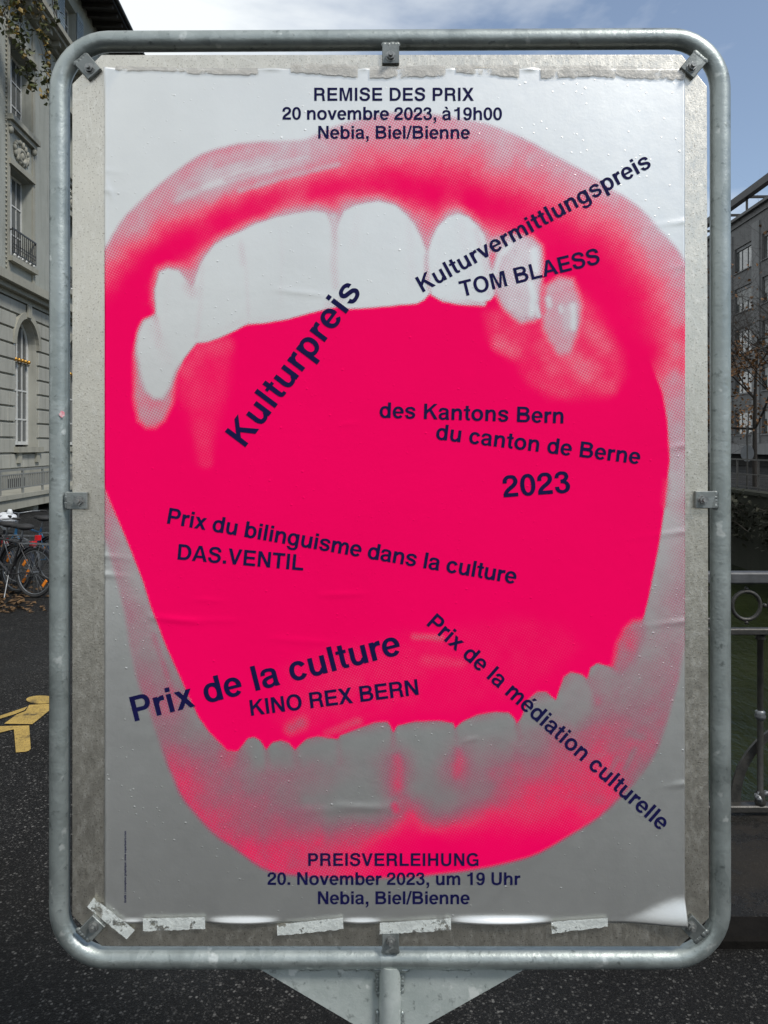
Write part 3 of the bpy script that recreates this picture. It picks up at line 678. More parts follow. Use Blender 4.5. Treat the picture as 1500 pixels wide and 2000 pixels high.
# words on the sheet: text, start of the base line, end of the base line, capital height
WORDS = [("REMISE DES PRIX", (613.5, 197.6), (925, 197.6), 25.4), ("20 novembre 2023, à^19h00", (551.5, 234.4), (980, 235.2), 25.0), ("Nebia, Biel/Bienne", (621.5, 271.6), (917, 271.6), 25.0),
         ("Kulturpreis", (479.3, 874.1), (707.5, 571.3), 50.4), ("Kulturvermittlungspreis", (825.5, 571.8), (1273.2, 325.8), 32.4), ("TOM BLAESS", (902.0, 580.5), (1173.2, 514.5), 31.0),
         ("des Kantons Bern", (741.5, 815.6), (1101, 827.0), 30.2), ("du canton de Berne", (851.0, 857.8), (1247.8, 906.6), 30.8), ("2023", (983.0, 971.2), (1114.0, 961.6), 43.0),
         ("Prix du bilinguisme dans la culture", (326.3, 1021.8), (1005.5, 1140.2), 31.2), ("DAS.VENTIL", (346.9, 1092.2), (591.9, 1113.9), 30.4), ("Prix de la culture", (263.8, 1408.6), (784.0, 1277.0), 48.8),
         ("KINO REX BERN", (490.6, 1397.2), (819.5, 1355.9), 30.8), ("Prix de la médiation culturelle", (832.2, 1220.0), (1289.2, 1622.0), 31.6),
         ("PREISVERLEIHUNG", (602.0, 1690.0), (935.5, 1690.0), 24.8), ("20. November 2023, um 19 Uhr", (522.5, 1727.0), (1015, 1727.4), 24.8), ("Nebia, Biel/Bienne", (621.0, 1764.7), (916.6, 1764.7), 25.0),
         ("Grafik / conception graphique: www.superbuero.com", (247.0, 1762.0), (247.0, 1622.0), 3.9)]
_GC = {}

def word_strips(text, p0, p1, cap):
    """strips in sheet units for one line of print"""
    s = cap / 718.0
    nat, xs = 0.0, []
    for c in text:
        xs.append(nat); nat += GW[c]
    lsb, rsb = (20 if text[0] in 'T2' else 64 if text[0] in 'KPRDN' else 40), (20 if text[-1] in 'X' else 36)
    dx, dy = p1[0] - p0[0], p1[1] - p0[1]
    L = math.hypot(dx, dy)
    ux, uy = dx / L, dy / L
    track = (L - (nat - lsb - rsb) * s) / (len(text) - 1)
    out = []
    for i, c in enumerate(text):
        if c not in _GC: _GC[c] = glyph(c)
        ox = (xs[i] - lsb) * s + track * i
        for A, B in _GC[c]:
            f = lambda q: (p0[0] + (ox + q[0] * s) * ux + q[1] * s * uy, p0[1] + (ox + q[0] * s) * uy - q[1] * s * ux)
            out.append(([f(q) for q in A], [f(q) for q in B]))
    return out
# ---------------------------------------------------------------- setting: street, bridge, canal
CX0, CX1, CY = 0.0, 12.0, 3.42         # the canal lies between these, beyond the bridge edge
g = MB()
def sheet(x0, x1, y0, y1, z=0.0): g.add([(x0, y0, z), (x1, y0, z), (x1, y1, z), (x0, y1, z)], [(0, 1, 2, 3)])
sheet(-400, 400, -200, CY); sheet(-400, CX0, CY, 160); sheet(CX1, 400, CY, 160); sheet(-400, 400, 160, 1200)
tag(g.build('ground', M['asphalt']), kind='structure')
p = MB(); p.cbox(.62, 11.9, 2.56, 3.40, -.02, .028, .004)
tag(p.build('pavement', M['paving']), kind='structure')
k = MB()
for i in range(11): k.cbox(.62 + i * 1.03, .62 + i * 1.03 + 1.022, 2.44, 2.553, -.02, .034, .01)
tag(k.build('kerb', M['kerb']), kind='structure')
w = MB(); w.add([(CX0, CY, -2.5), (CX1, CY, -2.5), (CX1, 160, -2.5), (CX0, 160, -2.5)], [(0, 1, 2, 3)])
tag(w.build('water', M['water']), kind='structure')
q = MB(); q.box(CX1, CX1 + .5, CY, 160, -3.2, -.012); q.box(CX1 - .12, CX1 + .45, CY + .01, 159.9, -.011, .10)
tag(q.build('canal_wall', M['quay']), 'mossy dark quay wall along the right bank of the canal', 'wall')
q = MB(); q.box(CX0 - .5, CX0, CY, 160, -3.2, -.012); q.box(CX0 - .45, CX0 + .12, CY + .01, 159.9, -.011, .10)
tag(q.build('canal_wall', M['quay']), 'quay wall along the left bank of the canal, behind the poster board', 'wall')
q = MB(); q.box(CX0, CX1, CY - .3, CY - .005, -3.2, -.012)
tag(q.build('bridge_wall', M['kerb']), 'stone side wall of the bridge below the ornamental railing', 'wall')

# yellow walking figure painted on the road
def flat(mb, pts, z=.004): mb.add([tuple(ground_pt(x, y) + Vector((0, 0, z))) for x, y in pts], [tuple(range(len(pts)))[::-1]])
f = MB()
flat(f, [(80 + 29 * math.cos(t * math.pi / 10), 1367.5 + 8 * math.sin(t * math.pi / 10)) for t in range(20)])
flat(f, [(57, 1378), (112, 1374.5), (116, 1378), (100, 1386), (63, 1415.6), (8, 1414.6), (32, 1397), (50, 1390)])
flat(f, [(54, 1381), (48, 1388), (30, 1395.5), (0, 1405), (-60, 1420), (-66, 1413), (0, 1399)])
flat(f, [(-50, 1424.5), (0, 1419.6), (57, 1418.2), (60, 1464), (56, 1467.5), (50, 1469.4), (31, 1471), (28.5, 1440), (27, 1425.5), (0, 1432), (-46, 1444)])
tag(f.build('road_marking', M['yellow']), 'worn yellow walking figure painted on the dark asphalt', 'road marking')

# ornamental railing along the bridge edge
RY, RB = 3.27, .03
rail = empty('bridge_railing', (1.602, RY, RB))
tag(rail, 'dark iron bridge railing with rings under its top rail beside the poster board', 'railing')
X0r, X1r = .25 - 1.602, 11.8 - 1.602
b = MB(); b.cbox(X0r, X1r, -.028, .028, .985, 1.032, .006); b.build('top_rail', M['wetiron'], rail)
b = MB(); b.cbox(X0r, X1r, -.016, .016, .765, .792, .004); b.build('middle_rail', M['iron'], rail)
b = MB(); b.cbox(X0r, X1r, -.02, .02, .012, .042, .005); b.build('bottom_rail', M['iron'], rail)
proto = None
x = 1.543 - 1.602 - .157 * 8
nr_ = 0
ringm = MB(); ringm.ring((0, 0, 0), .060, .0085, 'y', 30, 8)
ringm.ball((.0785, 0, 0), .010, n=8, m=6); ringm.ball((0, 0, -.072), .009, n=8, m=6); ringm.ball((0, 0, .072), .009, n=8, m=6)
while x < X1r - .1:
    if proto is None:
        proto = ringm.build('ring', M['iron'], rail); o = proto
    else:
        o = proto.copy(); COL.objects.link(o); o.parent = rail
    o.location = (x, 0, .8885); x += .157
balm = MB(); balm.lathe((0, 0, .042), [(.020, 0), (.024, .012), (.018, .03), (.021, .045), (.0125, .06), (.0125, .36), (.0125, .365), (.0125, .70), (.022, .705), (.016, .716), (.024, .722)], 14)
colm = MB(); colm.lathe((0, 0, 0), [(.0126, -.022), (.021, -.016), (.023, -.006), (.019, .004), (.021, .012), (.0126, .018)], 14)
ftm = MB()
rr = random.Random(5)
for i in range(7): ftm.ball((rr.uniform(-.02, .02), rr.uniform(-.018, .012), .055 + .012 * i % .04), .012, jag=.3, rnd=rr, n=8, m=6)
arcm = MB()
for i in range(20):                                           # flat scroll bar rising from the bottom rail
    a0, a1 = math.radians(100 * i / 20), math.radians(100 * (i + 1) / 20)
    q_ = lambda r_, a_: (.26 - r_ * math.cos(a_), .042 + r_ * math.sin(a_))
    w0, w1 = .022 - .012 * i / 20, .022 - .012 * (i + 1) / 20
    arcm.prism([q_(.355 - w0, a0), q_(.355 - w1, a1), q_(.355 + w1, a1), q_(.355 + w0, a0)][::-1], .020, .034)
P = {}
for i in range(-2, 16):
    for nm, mb, mt, dz in (('baluster', balm, M['iron'], 0), ('collar', colm, M['chrome'], .425), ('scroll_bar', arcm, M['iron'], 0), ('foot_ornament', ftm, M['chrome'], 0)):
        if nm not in P: o = P[nm] = mb.build(nm, mt, rail)
        else:
            o = P[nm].copy(); COL.objects.link(o); o.parent = rail
        o.location = (i * .628, 0, dz)

# railing on the far bank
fr = empty('quay_railing', (CX1 + .2, 10, .1))
tag(fr, 'plain dark railing along the far bank of the canal', 'railing')
b = MB(); b.box(-.03, .03, 0, 70, 1.0, 1.05); b.box(-.02, .02, 0, 70, .52, .55); b.box(-.02, .02, 0, 70, .1, .13); b.build('rail', M['iron'], fr)
b = MB(); b.box(-.025, .025, 0, .05, 0, 1.0); po = b.build('post', M['iron'], fr)
for i in range(1, 47):
    o = po.copy(); COL.objects.link(o); o.parent = fr; o.location = (0, i * 1.5, 0)

# ---------------------------------------------------------------- the poster stand
D = 1.186                              # distance of the board
S = D / F                              # metres per grid unit on the board
def bx(px): return (px - HX) * S
def bz(py): return EYE + (HY - py) * S
stand = empty('poster_stand', (bx(762), D + .010, 0))
tag(stand, 'galvanised tube frame on a post holding the aluminium poster board', 'poster stand')
SX, SY = bx(762), D + .010
def sp(px, py, dy=0.0):                # a point of the stand at depth SY + dy
    k = (SY + dy) / F
    return ((px - HX) * k - SX, dy, EYE + (HY - py) * k)

# closed tube with round corners
def corner(cx, cy, R, a0, a1, n=10):
    return [(cx + R * math.cos(math.radians(a0 + (a1 - a0) * i / n)), cy - R * math.sin(math.radians(a0 + (a1 - a0) * i / n))) for i in range(n + 1)]
R = 99.0
tl, tr_, br_, bl = (116.5, 81.5), (1406.5, 76.0), (1407, 1870.5), (116.5, 1870.5)
path = corner(tl[0] + R, tl[1] + R, R, 180, 90) + corner(tr_[0] - R, tr_[1] + R, R, 90, 0) + corner(br_[0] - R, br_[1] - R, R, 0, -90) + corner(bl[0] + R, bl[1] - R, R, -90, -180)
dense = []
for i in range(len(path)):
    a, c = path[i], path[(i + 1) % len(path)]
    dense.append(a)
    L_ = math.hypot(c[0] - a[0], c[1] - a[1])
    if L_ > 200:
        for j in range(1, 12): dense.append((a[0] + (c[0] - a[0]) * j / 12, a[1] + (c[1] - a[1]) * j / 12))
t_ = MB(); t_.tube([sp(x, y) for x, y in dense], 19.2 * S, 24, closed=True)
t_.build('frame', M['galv'], stand)
# post and gusset plates
t_ = MB(); t_.tube([sp(761.5, 1880, .001), (sp(761.5, 0)[0], .001, .06)], 21.6 * S, 20)
t_.build('post', M['plate'], stand)
for sgn, x0, x1 in ((-1, 487, 745), (1, 1047, 778)):
    t_ = MB()
    a, b2, c = sp(x0, 1884), sp(x1, 1884), sp(x1, 2036)
    pts = [(a[0], a[2]), (b2[0], b2[2]), (c[0], c[2])]
    if sgn < 0: pts = pts[::-1]
    t_.prism(pts, .0035, .0085)
    t_.build('gusset_plate', M['plate'], stand)
rr = random.Random(3)
for cx, cy, w_, h_ in ((762, 1893, 30, 9), (700, 1892, 26, 4), (610, 1891, 20, 4), (890, 1892, 24, 4), (990, 1891, 22, 4), (738, 1920, 5, 22), (785, 1916, 5, 20), (738, 1992, 5, 14), (785, 1992, 5, 12)):
    t_ = MB()
    for i in range(7):
        u = (i - 3) / 3.3
        c_ = sp(cx + (u * w_ if w_ > h_ else rr.uniform(-1, 1)), cy + (u * h_ if h_ > w_ else rr.uniform(-2, 2)), -.0045 if w_ > 28 else -.0005)
        t_.ball(c_, max(4.0, min(w_, h_) * .75) * S, 1.1 if w_ < h_ else 1.8, .9, 1.7 if w_ < h_ else .9, 10, 7, .12, rr)
    t_.build('weld_bead', M['galv'], stand)
t_ = MB(); t_.cbox(-.26, .26, -.26, .26, -.0, .06, .01); t_.build('base_plate', M['galv'], stand)

t_ = MB(); t_.M = Matrix.Translation(sp(121, 809, -.0150)); t_.prism([(.0038 * math.cos(-i * .45) * (1 + .3 * math.sin(i * 2.1)), .0052 * math.sin(-i * .45)) for i in range(14)], -.0004, .0003)
t_.build('sticker_scrap', M['sticker'], stand)
# board with clipped corners
out = [(141, 164), (198, 107), (1331, 106.5), (1381, 169), (1385, 1793), (1328, 1848.5), (198, 1848), (141, 1788)]
t_ = MB(); t_.prism([(sp(x, y, -.01)[0], sp(x, y, -.01)[2]) for x, y in out[::-1]], -.010, -.0065)
t_.build('board', M['board'], stand, .0008)

def bracket(px, py, rot, tx, ty):
    """welded lug lying on the board edge, with its bolt"""
    m_ = MB()
    c_ = sp(px, py, -.0146)
    m_.M = Matrix.Translation(c_) @ Matrix.Rotation(rot, 4, 'Y')
    m_.cbox(-16.5 * S, 16.5 * S, -.0022, .0040, -17 * S, 22 * S, .0009)
    o = m_.build('bracket', M['lug'], stand)
    n_ = MB(); n_.M = Matrix.Translation((c_[0], c_[1] - .0007, c_[2])) @ Matrix.Rotation(rot, 4, 'Y') @ Matrix.Translation((0, 0, -3 * S))
    hexa = [(8.2 * S * math.cos(math.pi / 3 * i + .3), 8.2 * S * math.sin(math.pi / 3 * i + .3)) for i in range(6)]
    n_.prism([(10.5 * S * math.cos(-math.pi / 8 * i), 10.5 * S * math.sin(-math.pi / 8 * i)) for i in range(16)][::-1], -.0022, -.0014)
    n_.prism(hexa, -.0068, -.0022)
    n_.tube([(0, -.0066, 0), (0, -.0115, 0)], 4.2 * S, 10)
    n_.build('bolt', M['bolt'], o)
    z_ = MB()
    for i in range(13):
        u = (i - 6) / 6
        q_ = sp(tx + math.cos(rot) * u * 13, ty + math.sin(rot) * u * 13, -.0135 + rr.uniform(-.0008, .0008))
        z_.ball(q_, rr.uniform(4.4, 5.6) * S, 1.2, .7, rr.uniform(.9, 1.25), 12, 9, .05, rr)
    z_.build('weld_bead', M['lug'], o)
# rot turns the lug so that its longer end points at the tube
for px, py, rot, tx, ty in ((174, 133, -.72, 158, 117), (763, 108, 0, 763, 88), (1352, 130, .70, 1368, 112), (153, 978, -math.pi / 2, 132, 978), (1375, 976, math.pi / 2, 1396, 976),
                            (182, 1810, -2.38, 163, 1826), (763, 1838, math.pi, 763, 1858), (1351, 1810, 2.38, 1369, 1829)):
    bracket(px, py, rot, tx, ty)

# ---------------------------------------------------------------- the poster, a thin sheet pasted and taped on the board
poster = empty('poster', (bx(771), D, bz(967)))
tag(poster, 'silver poster with a huge screaming pink mouth and navy lettering', 'poster')
OX, OZ = bx(771), bz(967)
ink = ink_cover()
gx = np.linspace(PX0, PX1, GNX); gy = np.linspace(PY0, PY1, GNY)
XX, YY = np.meshgrid(gx, gy)
def ss(a, b_, v):
    q_ = np.clip((v - a) / (b_ - a), 0, 1); return q_ * q_ * (3 - 2 * q_)
lift = np.zeros_like(XX)
eb = PY1 - YY
for a, c, h_, dpt in ((404, 548, 3.2, 13), (664, 748, 2.2, 10), (876, 1080, 4.2, 15), (232, 284, 1.6, 9)):
    q_ = np.clip((XX - a) / (c - a), 0, 1)
    lift = np.maximum(lift, 1.7 * h_ * np.sin(math.pi * q_) ** .7 * (1 - ss(0, dpt, eb)) ** 1.0)
q_ = ss(1195, 1337, XX)
lift = np.maximum(lift, 12 * q_ ** 1.3 * (1 - ss(0, 8 + 48 * q_, eb)))
lift = np.maximum(lift, 5 * (1 - ss(0, 34, (XX - PX0) + .55 * (YY - PY0))))
for a, c, h_ in ((503, 557, 1.5), (702, 722, 1.4), (871, 890, 1.2), (1016, 1052, 2.0)):
    q_ = np.clip((XX - a) / (c - a), 0, 1)
    lift = np.maximum(lift, h_ * np.sin(math.pi * q_) * (1 - ss(0, 8, YY - PY0)))
for yy, xx, ln, am in ((433, 1337, 34, .9), (520, 1337, 20, .6), (1213, 1337, 40, .9), (1530, 1337, 22, 1.2), (1085, 205, 30, .7), (1122, 205, 22, .9), (372, 205, 18, .9), (333, 205, 20, .7), (870, 1337, 30, .7), (1038, 1337, 50, .6)):
    lift += am * np.exp(-((YY - yy - .12 * np.abs(XX - xx)) / 5.0) ** 2) * np.exp(-np.abs(XX - xx) / ln)
for x0, y0, x1, y1, am, wd in ((292, 1203, 395, 1216, .8, 6), (300, 1210, 480, 1212, .35, 5), (375, 1170, 440, 1174, .4, 4), (620, 1162, 720, 1159, .5, 5), (520, 1246, 660, 1256, .4, 6), (830, 1244, 880, 1246, .35, 5),
                              (535, 565, 640, 578, .45, 5), (205, 350, 222, 392, .8, 4), (1120, 590, 1200, 660, .35, 30), (640, 1570, 760, 1580, .4, 6), (560, 1585, 800, 1572, .35, 8), (905, 1448, 935, 1440, .4, 4), (660, 830, 700, 826, .35, 4)):
    dx, dy = x1 - x0, y1 - y0
    t0 = np.clip(((XX - x0) * dx + (YY - y0) * dy) / (dx * dx + dy * dy), 0, 1)
    d_ = np.hypot(XX - x0 - t0 * dx, YY - y0 - t0 * dy)
    lift += am * np.exp(-(d_ / wd) ** 2) * np.sin(math.pi * np.clip(t0, .02, .98)) ** .5
wob = .5 + .5 * np.sin(YY / 37.0) * np.sin(YY / 91.0 + 1)
lift += .9 * (.4 + .6 * wob) * np.exp(-(XX - PX0) / 4.0) + .7 * (1.2 - wob) * np.exp(-(PX1 - XX) / 4.5)
co = np.empty((GNY * GNX, 3))
co[:, 0] = ((XX - HX) * S - OX).ravel()
co[:, 1] = (-.0012 - lift * .001).ravel()
co[:, 2] = (EYE + (HY - YY) * S - OZ).ravel()
idx = np.arange(GNY * GNX).reshape(GNY, GNX)
quads = np.stack([idx[1:, :-1], idx[1:, 1:], idx[:-1, 1:], idx[:-1, :-1]], -1).reshape(-1, 4)
me = bpy.data.meshes.new('sheet')
me.from_pydata(co.tolist(), [], quads.tolist())
at = me.attributes.new('ink', 'FLOAT', 'POINT'); at.data.foreach_set('value', ink.ravel().astype(np.float32))
me.polygons.foreach_set('use_smooth', [True] * len(me.polygons))
me.materials.append(M['poster'])
sheet_o = bpy.data.objects.new('sheet', me); COL.objects.link(sheet_o); sheet_o.parent = poster
so = sheet_o.modifiers.new('thickness', 'SOLIDIFY'); so.thickness = .00035; so.offset = -1
for w_ in WORDS:
    m_ = MB()
    for j, (A, B) in enumerate(word_strips(*w_)):
        n_ = len(A)
        yy = -.0017 - (j % 3) * .00003
        vs = [(bx(x) - OX, yy, bz(y) - OZ) for x, y in A] + [(bx(x) - OX, yy, bz(y) - OZ) for x, y in B]
        fs = []
        for i in range(n_ - 1):
            a, b_, c_, d_ = i, i + 1, n_ + i + 1, n_ + i
            v0, v1, v2 = Vector(vs[a]), Vector(vs[b_]), Vector(vs[c_])
            fs.append((a, b_, c_, d_) if (v1 - v0).cross(v2 - v0).y < 0 else (d_, c_, b_, a))
        m_.add(vs, fs)
    m_.build('printed_text', M['ink'], poster)
def tape(pts, mat, rag=1.6, name='tape_strip', y=-.0032):
    """ragged strip of sticky tape given by its four corners"""
    rr_ = random.Random(int(pts[0][0] * 7 + pts[0][1]))
    a, b_, c_, d_ = [Vector((p_[0], p_[1])) for p_ in pts]
    top_, bot_ = [], []
    n_ = max(4, int((b_ - a).length / 6))
    for i in range(n_ + 1):
        t0 = i / n_
        e = rag if 0 < i < n_ else .5
        top_.append(a.lerp(b_, t0) + Vector((0, rr_.uniform(-e, e) * .35))); bot_.append(d_.lerp(c_, t0) + Vector((rr_.uniform(-.5, .5), rr_.uniform(-e, e))))
    vs, fs = [], []
    for rw, k_ in ((top_, 0), (None, .5), (bot_, 1)):
        for i in range(n_ + 1):
            v_ = top_[i].lerp(bot_[i], k_)
            vs.append((bx(v_.x) - OX, y - rr_.uniform(0, .0004), bz(v_.y) - OZ))
    for r_ in range(2):
        for i in range(n_):
            q_ = r_ * (n_ + 1) + i
            fs.append((q_ + n_ + 1, q_ + n_ + 2, q_ + 1, q_))
    m_ = MB(); m_.add(vs, fs, True)
    return m_.build(name, mat, poster)
for pts in ([(228, 131), (364, 134), (364, 140), (226, 138)], [(364, 135), (504, 135), (504, 147), (364, 145)], [(568, 126), (699, 128), (699, 152), (568, 142)], [(722, 132), (870, 129), (870, 149), (722, 154)],
            [(891, 128), (1014, 129), (1014, 153), (891, 142)], [(1150, 129), (1337, 136), (1337, 157), (1150, 150)], [(1055, 131), (1152, 129), (1153, 151), (1056, 154)]):
    tape(pts, M['oldtape'])
for pts in ([(186, 1749), (266, 1812), (250, 1830), (173, 1767)], [(281, 1789), (402, 1787), (403, 1810), (282, 1814)], [(542, 1801), (670, 1788), (671, 1810), (543, 1823)], [(742, 1798), (880, 1789), (880, 1813), (742, 1820)], [(1075, 1796), (1185, 1788), (1185, 1805), (1076, 1819)]):
    tape(pts, M['tape'], 1.2, y=-.0056)
# ---------------------------------------------------------------- walls with openings
def wall(mb, u0, u1, h0, h1, y0, y1, holes):
    us = sorted({u0, u1, *[a for h in holes for a in (h[0], h[1]) if u0 < a < u1]})
    hs = sorted({h0, h1, *[a for h in holes for a in (h[2], h[3]) if h0 < a < h1]})
    for j in range(len(hs) - 1):
        run = None
        for i in range(len(us) - 1):
            cu, ch = (us[i] + us[i + 1]) / 2, (hs[j] + hs[j + 1]) / 2
            solid = not any(h[0] < cu < h[1] and h[2] < ch < h[3] for h in holes)
            if solid and run is None: run = us[i]
            if run is not None and (not solid or i == len(us) - 2):
                mb.box(run, us[i + 1] if solid else us[i], y0, y1, hs[j], hs[j + 1]); run = None

def arch_fill(mb, u0, u1, hs, h1, y0, y1, n=14):          # masonry above a round arch springing at hs
    r = (u1 - u0) / 2; uc = (u0 + u1) / 2
    pts = [(uc - r * math.cos(math.pi * i / n), hs + r * math.sin(math.pi * i / n)) for i in range(n + 1)]
    for i in range(n):
        a, b = pts[i], pts[i + 1]
        mb.prism([a, b, (b[0], h1), (a[0], h1)], y0, y1)

def arch_band(mb, uc, hs, r0, r1, y0, y1, n=16):
    for i in range(n):
        a0, a1 = math.pi * i / n, math.pi * (i + 1) / n
        q = lambda r, a: (uc - r * math.cos(a), hs + r * math.sin(a))
        mb.prism([q(r0, a0), q(r0, a1), q(r1, a1), q(r1, a0)][::-1], y0, y1)

# ---------------------------------------------------------------- old stone building on the left bank
LX, LT = -9.0, -.067
dl = Vector((LT, 1, 0)).normalized()
old = empty('stone_building', (LX, 0, 0), math.atan2(dl.y, dl.x))
tag(old, 'old grey stone building with arched ground floor windows and wide dark eaves', 'building')
U0, U1 = 9.0, 30.6
BAYS = [13.9, 18.05, 22.2, 26.35]
ABAYS = [q_ + .42 for q_ in BAYS]
T = .42
holes1 = [(b - .82, b + .82, 1.55, 5.30) for b in ABAYS]
m = MB(); wall(m, U0, U1, -.3, 5.75, .03, T, holes1)
for b in ABAYS: arch_fill(m, b - .82, b + .82, 4.48, 5.30, .03, T)
# rusticated courses, real joints between them
h = .95; ci = 0
rq = random.Random(11)
while h < 5.6:
    h1 = min(h + .415, 5.72); mid = (h + h1) / 2
    cuts = []
    for b in ABAYS:
        if h1 > 1.5 and mid < 4.55: cuts.append((b - .86, b + .86))
        elif 4.55 <= mid < 5.44: 
            ww = math.sqrt(max(0, 1.03 ** 2 - (mid - 4.48) ** 2)); cuts.append((b - max(ww, .05), b + max(ww, .05)))
    e = U0
    for c0, c1 in cuts + [(U1, U1)]:
        u = e; first = True
        while u < c0 - .02:
            L_ = rq.uniform(.9, 1.5)
            v = c0 if c0 - u < L_ + .4 else u + L_
            m.cbox(u, v - (.0 if v == c0 else .018), -.035, .031, h + .012, h1 - .018, .012)
            u = v
        e = c1
    h += .44; ci += 1
m.build('ground_storey_wall', M['ashlar'], old)
m = MB(); m.box(U0, U1, -.10, .029, -.3, .93); m.build('plinth', M['trim'], old)
holes2 = [(b - .8, b + .8, 6.85, 9.4) for b in BAYS] + [(b - .8, b + .8, 10.75, 12.85) for b in BAYS]
m = MB(); wall(m, U0, U1, 6.25, 14.2, 0, T, holes2); m.build('upper_wall', M['stone'], old)
holes3 = [(b - .65, b + .65, 15.05, 16.75) for b in BAYS]
m = MB(); wall(m, U0, U1, 14.62, 17.5, 0, T, holes3); m.build('attic_wall', M['stone'], old)
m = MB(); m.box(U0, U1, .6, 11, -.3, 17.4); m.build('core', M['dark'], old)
m = MB(); m.box(U1 - .001, U1 + .4, 0.001, 11, -.3, 17.5); m.build('end_wall', M['stone'], old)
# string course
m = MB(); m.box(U0, U1 + .42, -.38, T, 6.02, 6.26); m.box(U0, U1 + .42, -.22, T, 5.88, 6.02); m.box(U0, U1 + .42, -.06, T, 5.74, 5.88); m.build('string_course', M['trim'], old)
# main cornice
m = MB(); m.box(U0, U1 + .6, -.60, T, 14.46, 14.63); m.box(U0, U1 + .6, -.48, T, 14.34, 14.46); m.box(U0, U1 + .5, -.16, T, 14.19, 14.34); m.build('cornice', M['trim'], old)
m = MB(); m.box(0, .16, -.40, -.161, 14.18, 14.339); po = m.build('cornice_bracket', M['trim'], old); po.location = (U0 + .2, 0, 0)
for i in range(1, 28):
    o = po.copy(); COL.objects.link(o); o.parent = old; o.location = (U0 + .2 + i * .75, 0, 0)
# eaves and roof
m = MB(); m.box(U0, U1 + 1.1, -1.15, 2, 17.5, 17.64)
for i in range(int((U1 - U0 + 1) / .62)): m.box(U0 + i * .62, U0 + i * .62 + .13, -1.08, .1, 17.34, 17.499)
m.build('eaves', M['eaves'], old)
m = MB(); m.tube([(U0, -1.22, 17.62), (U1 + 1.12, -1.22, 17.62)], .085, 10); m.box(U0, U1 + 1.1, -1.17, -1.151, 17.46, 17.68); m.build('gutter', M['steel'], old)
m = MB(); m.add([(U0, -1.14, 17.645), (U1 + 1.1, -1.14, 17.645), (U1 - 2, 5.5, 21.5), (U0, 5.5, 21.5), (U0, 11, 17.645), (U1 + 1.1, 11, 17.645)], [(0, 1, 2, 3), (3, 2, 5, 4), (1, 5, 2), (0, 3, 4)]); m.build('roof', M['roof'], old)

def casement(uc, w, h0, h1, y, panes_h, name='window', cross=True, curtain=True):
    f = MB(); t = .07
    f.box(uc - w / 2, uc - w / 2 + t, y + .02, y + .07, h0, h1); f.box(uc + w / 2 - t, uc + w / 2, y + .02, y + .07, h0, h1)
    f.box(uc - w / 2 + t, uc + w / 2 - t, y, y + .07, h0, h0 + t); f.box(uc - w / 2 + t, uc + w / 2 - t, y, y + .07, h1 - t, h1)
    f.box(uc - .06, uc + .06, y + .012, y + .055, h0 + t, h1 - t)
    for k in range(1, panes_h):
        hh = h0 + (h1 - h0) * k / panes_h
        f.box(uc - w / 2 + t, uc - .06, y + .012, y + .05, hh - .02, hh + .02); f.box(uc + .06, uc + w / 2 - t, y + .012, y + .05, hh - .02, hh + .02)
    for s in (-1, 1): f.box(uc + s * w / 4 - .012, uc + s * w / 4 + .012, y + .02, y + .045, h0 + t, h1 - t)
    o = f.build(name, M['white'], old)
    p_ = MB(); p_.box(uc - w / 2 + .05, uc + w / 2 - .05, y + .035, y + .042, h0 + .05, h1 - .05); p_.build('pane', M['glass'], o)
    if curtain:
        c = MB(); n = 30; vs = []
        for i in range(n + 1):
            u = uc - w / 2 + .06 + (w * .52) * i / n
            yy = y + .12 + .025 * math.sin(i * 1.9)
            vs += [(u, yy, h0 + .06), (u, yy, h1 - .06)]
        c.add(vs, [(2 * i, 2 * i + 2, 2 * i + 3, 2 * i + 1) for i in range(n)], True); c.build('curtain', M['curtain'], o)
    return o
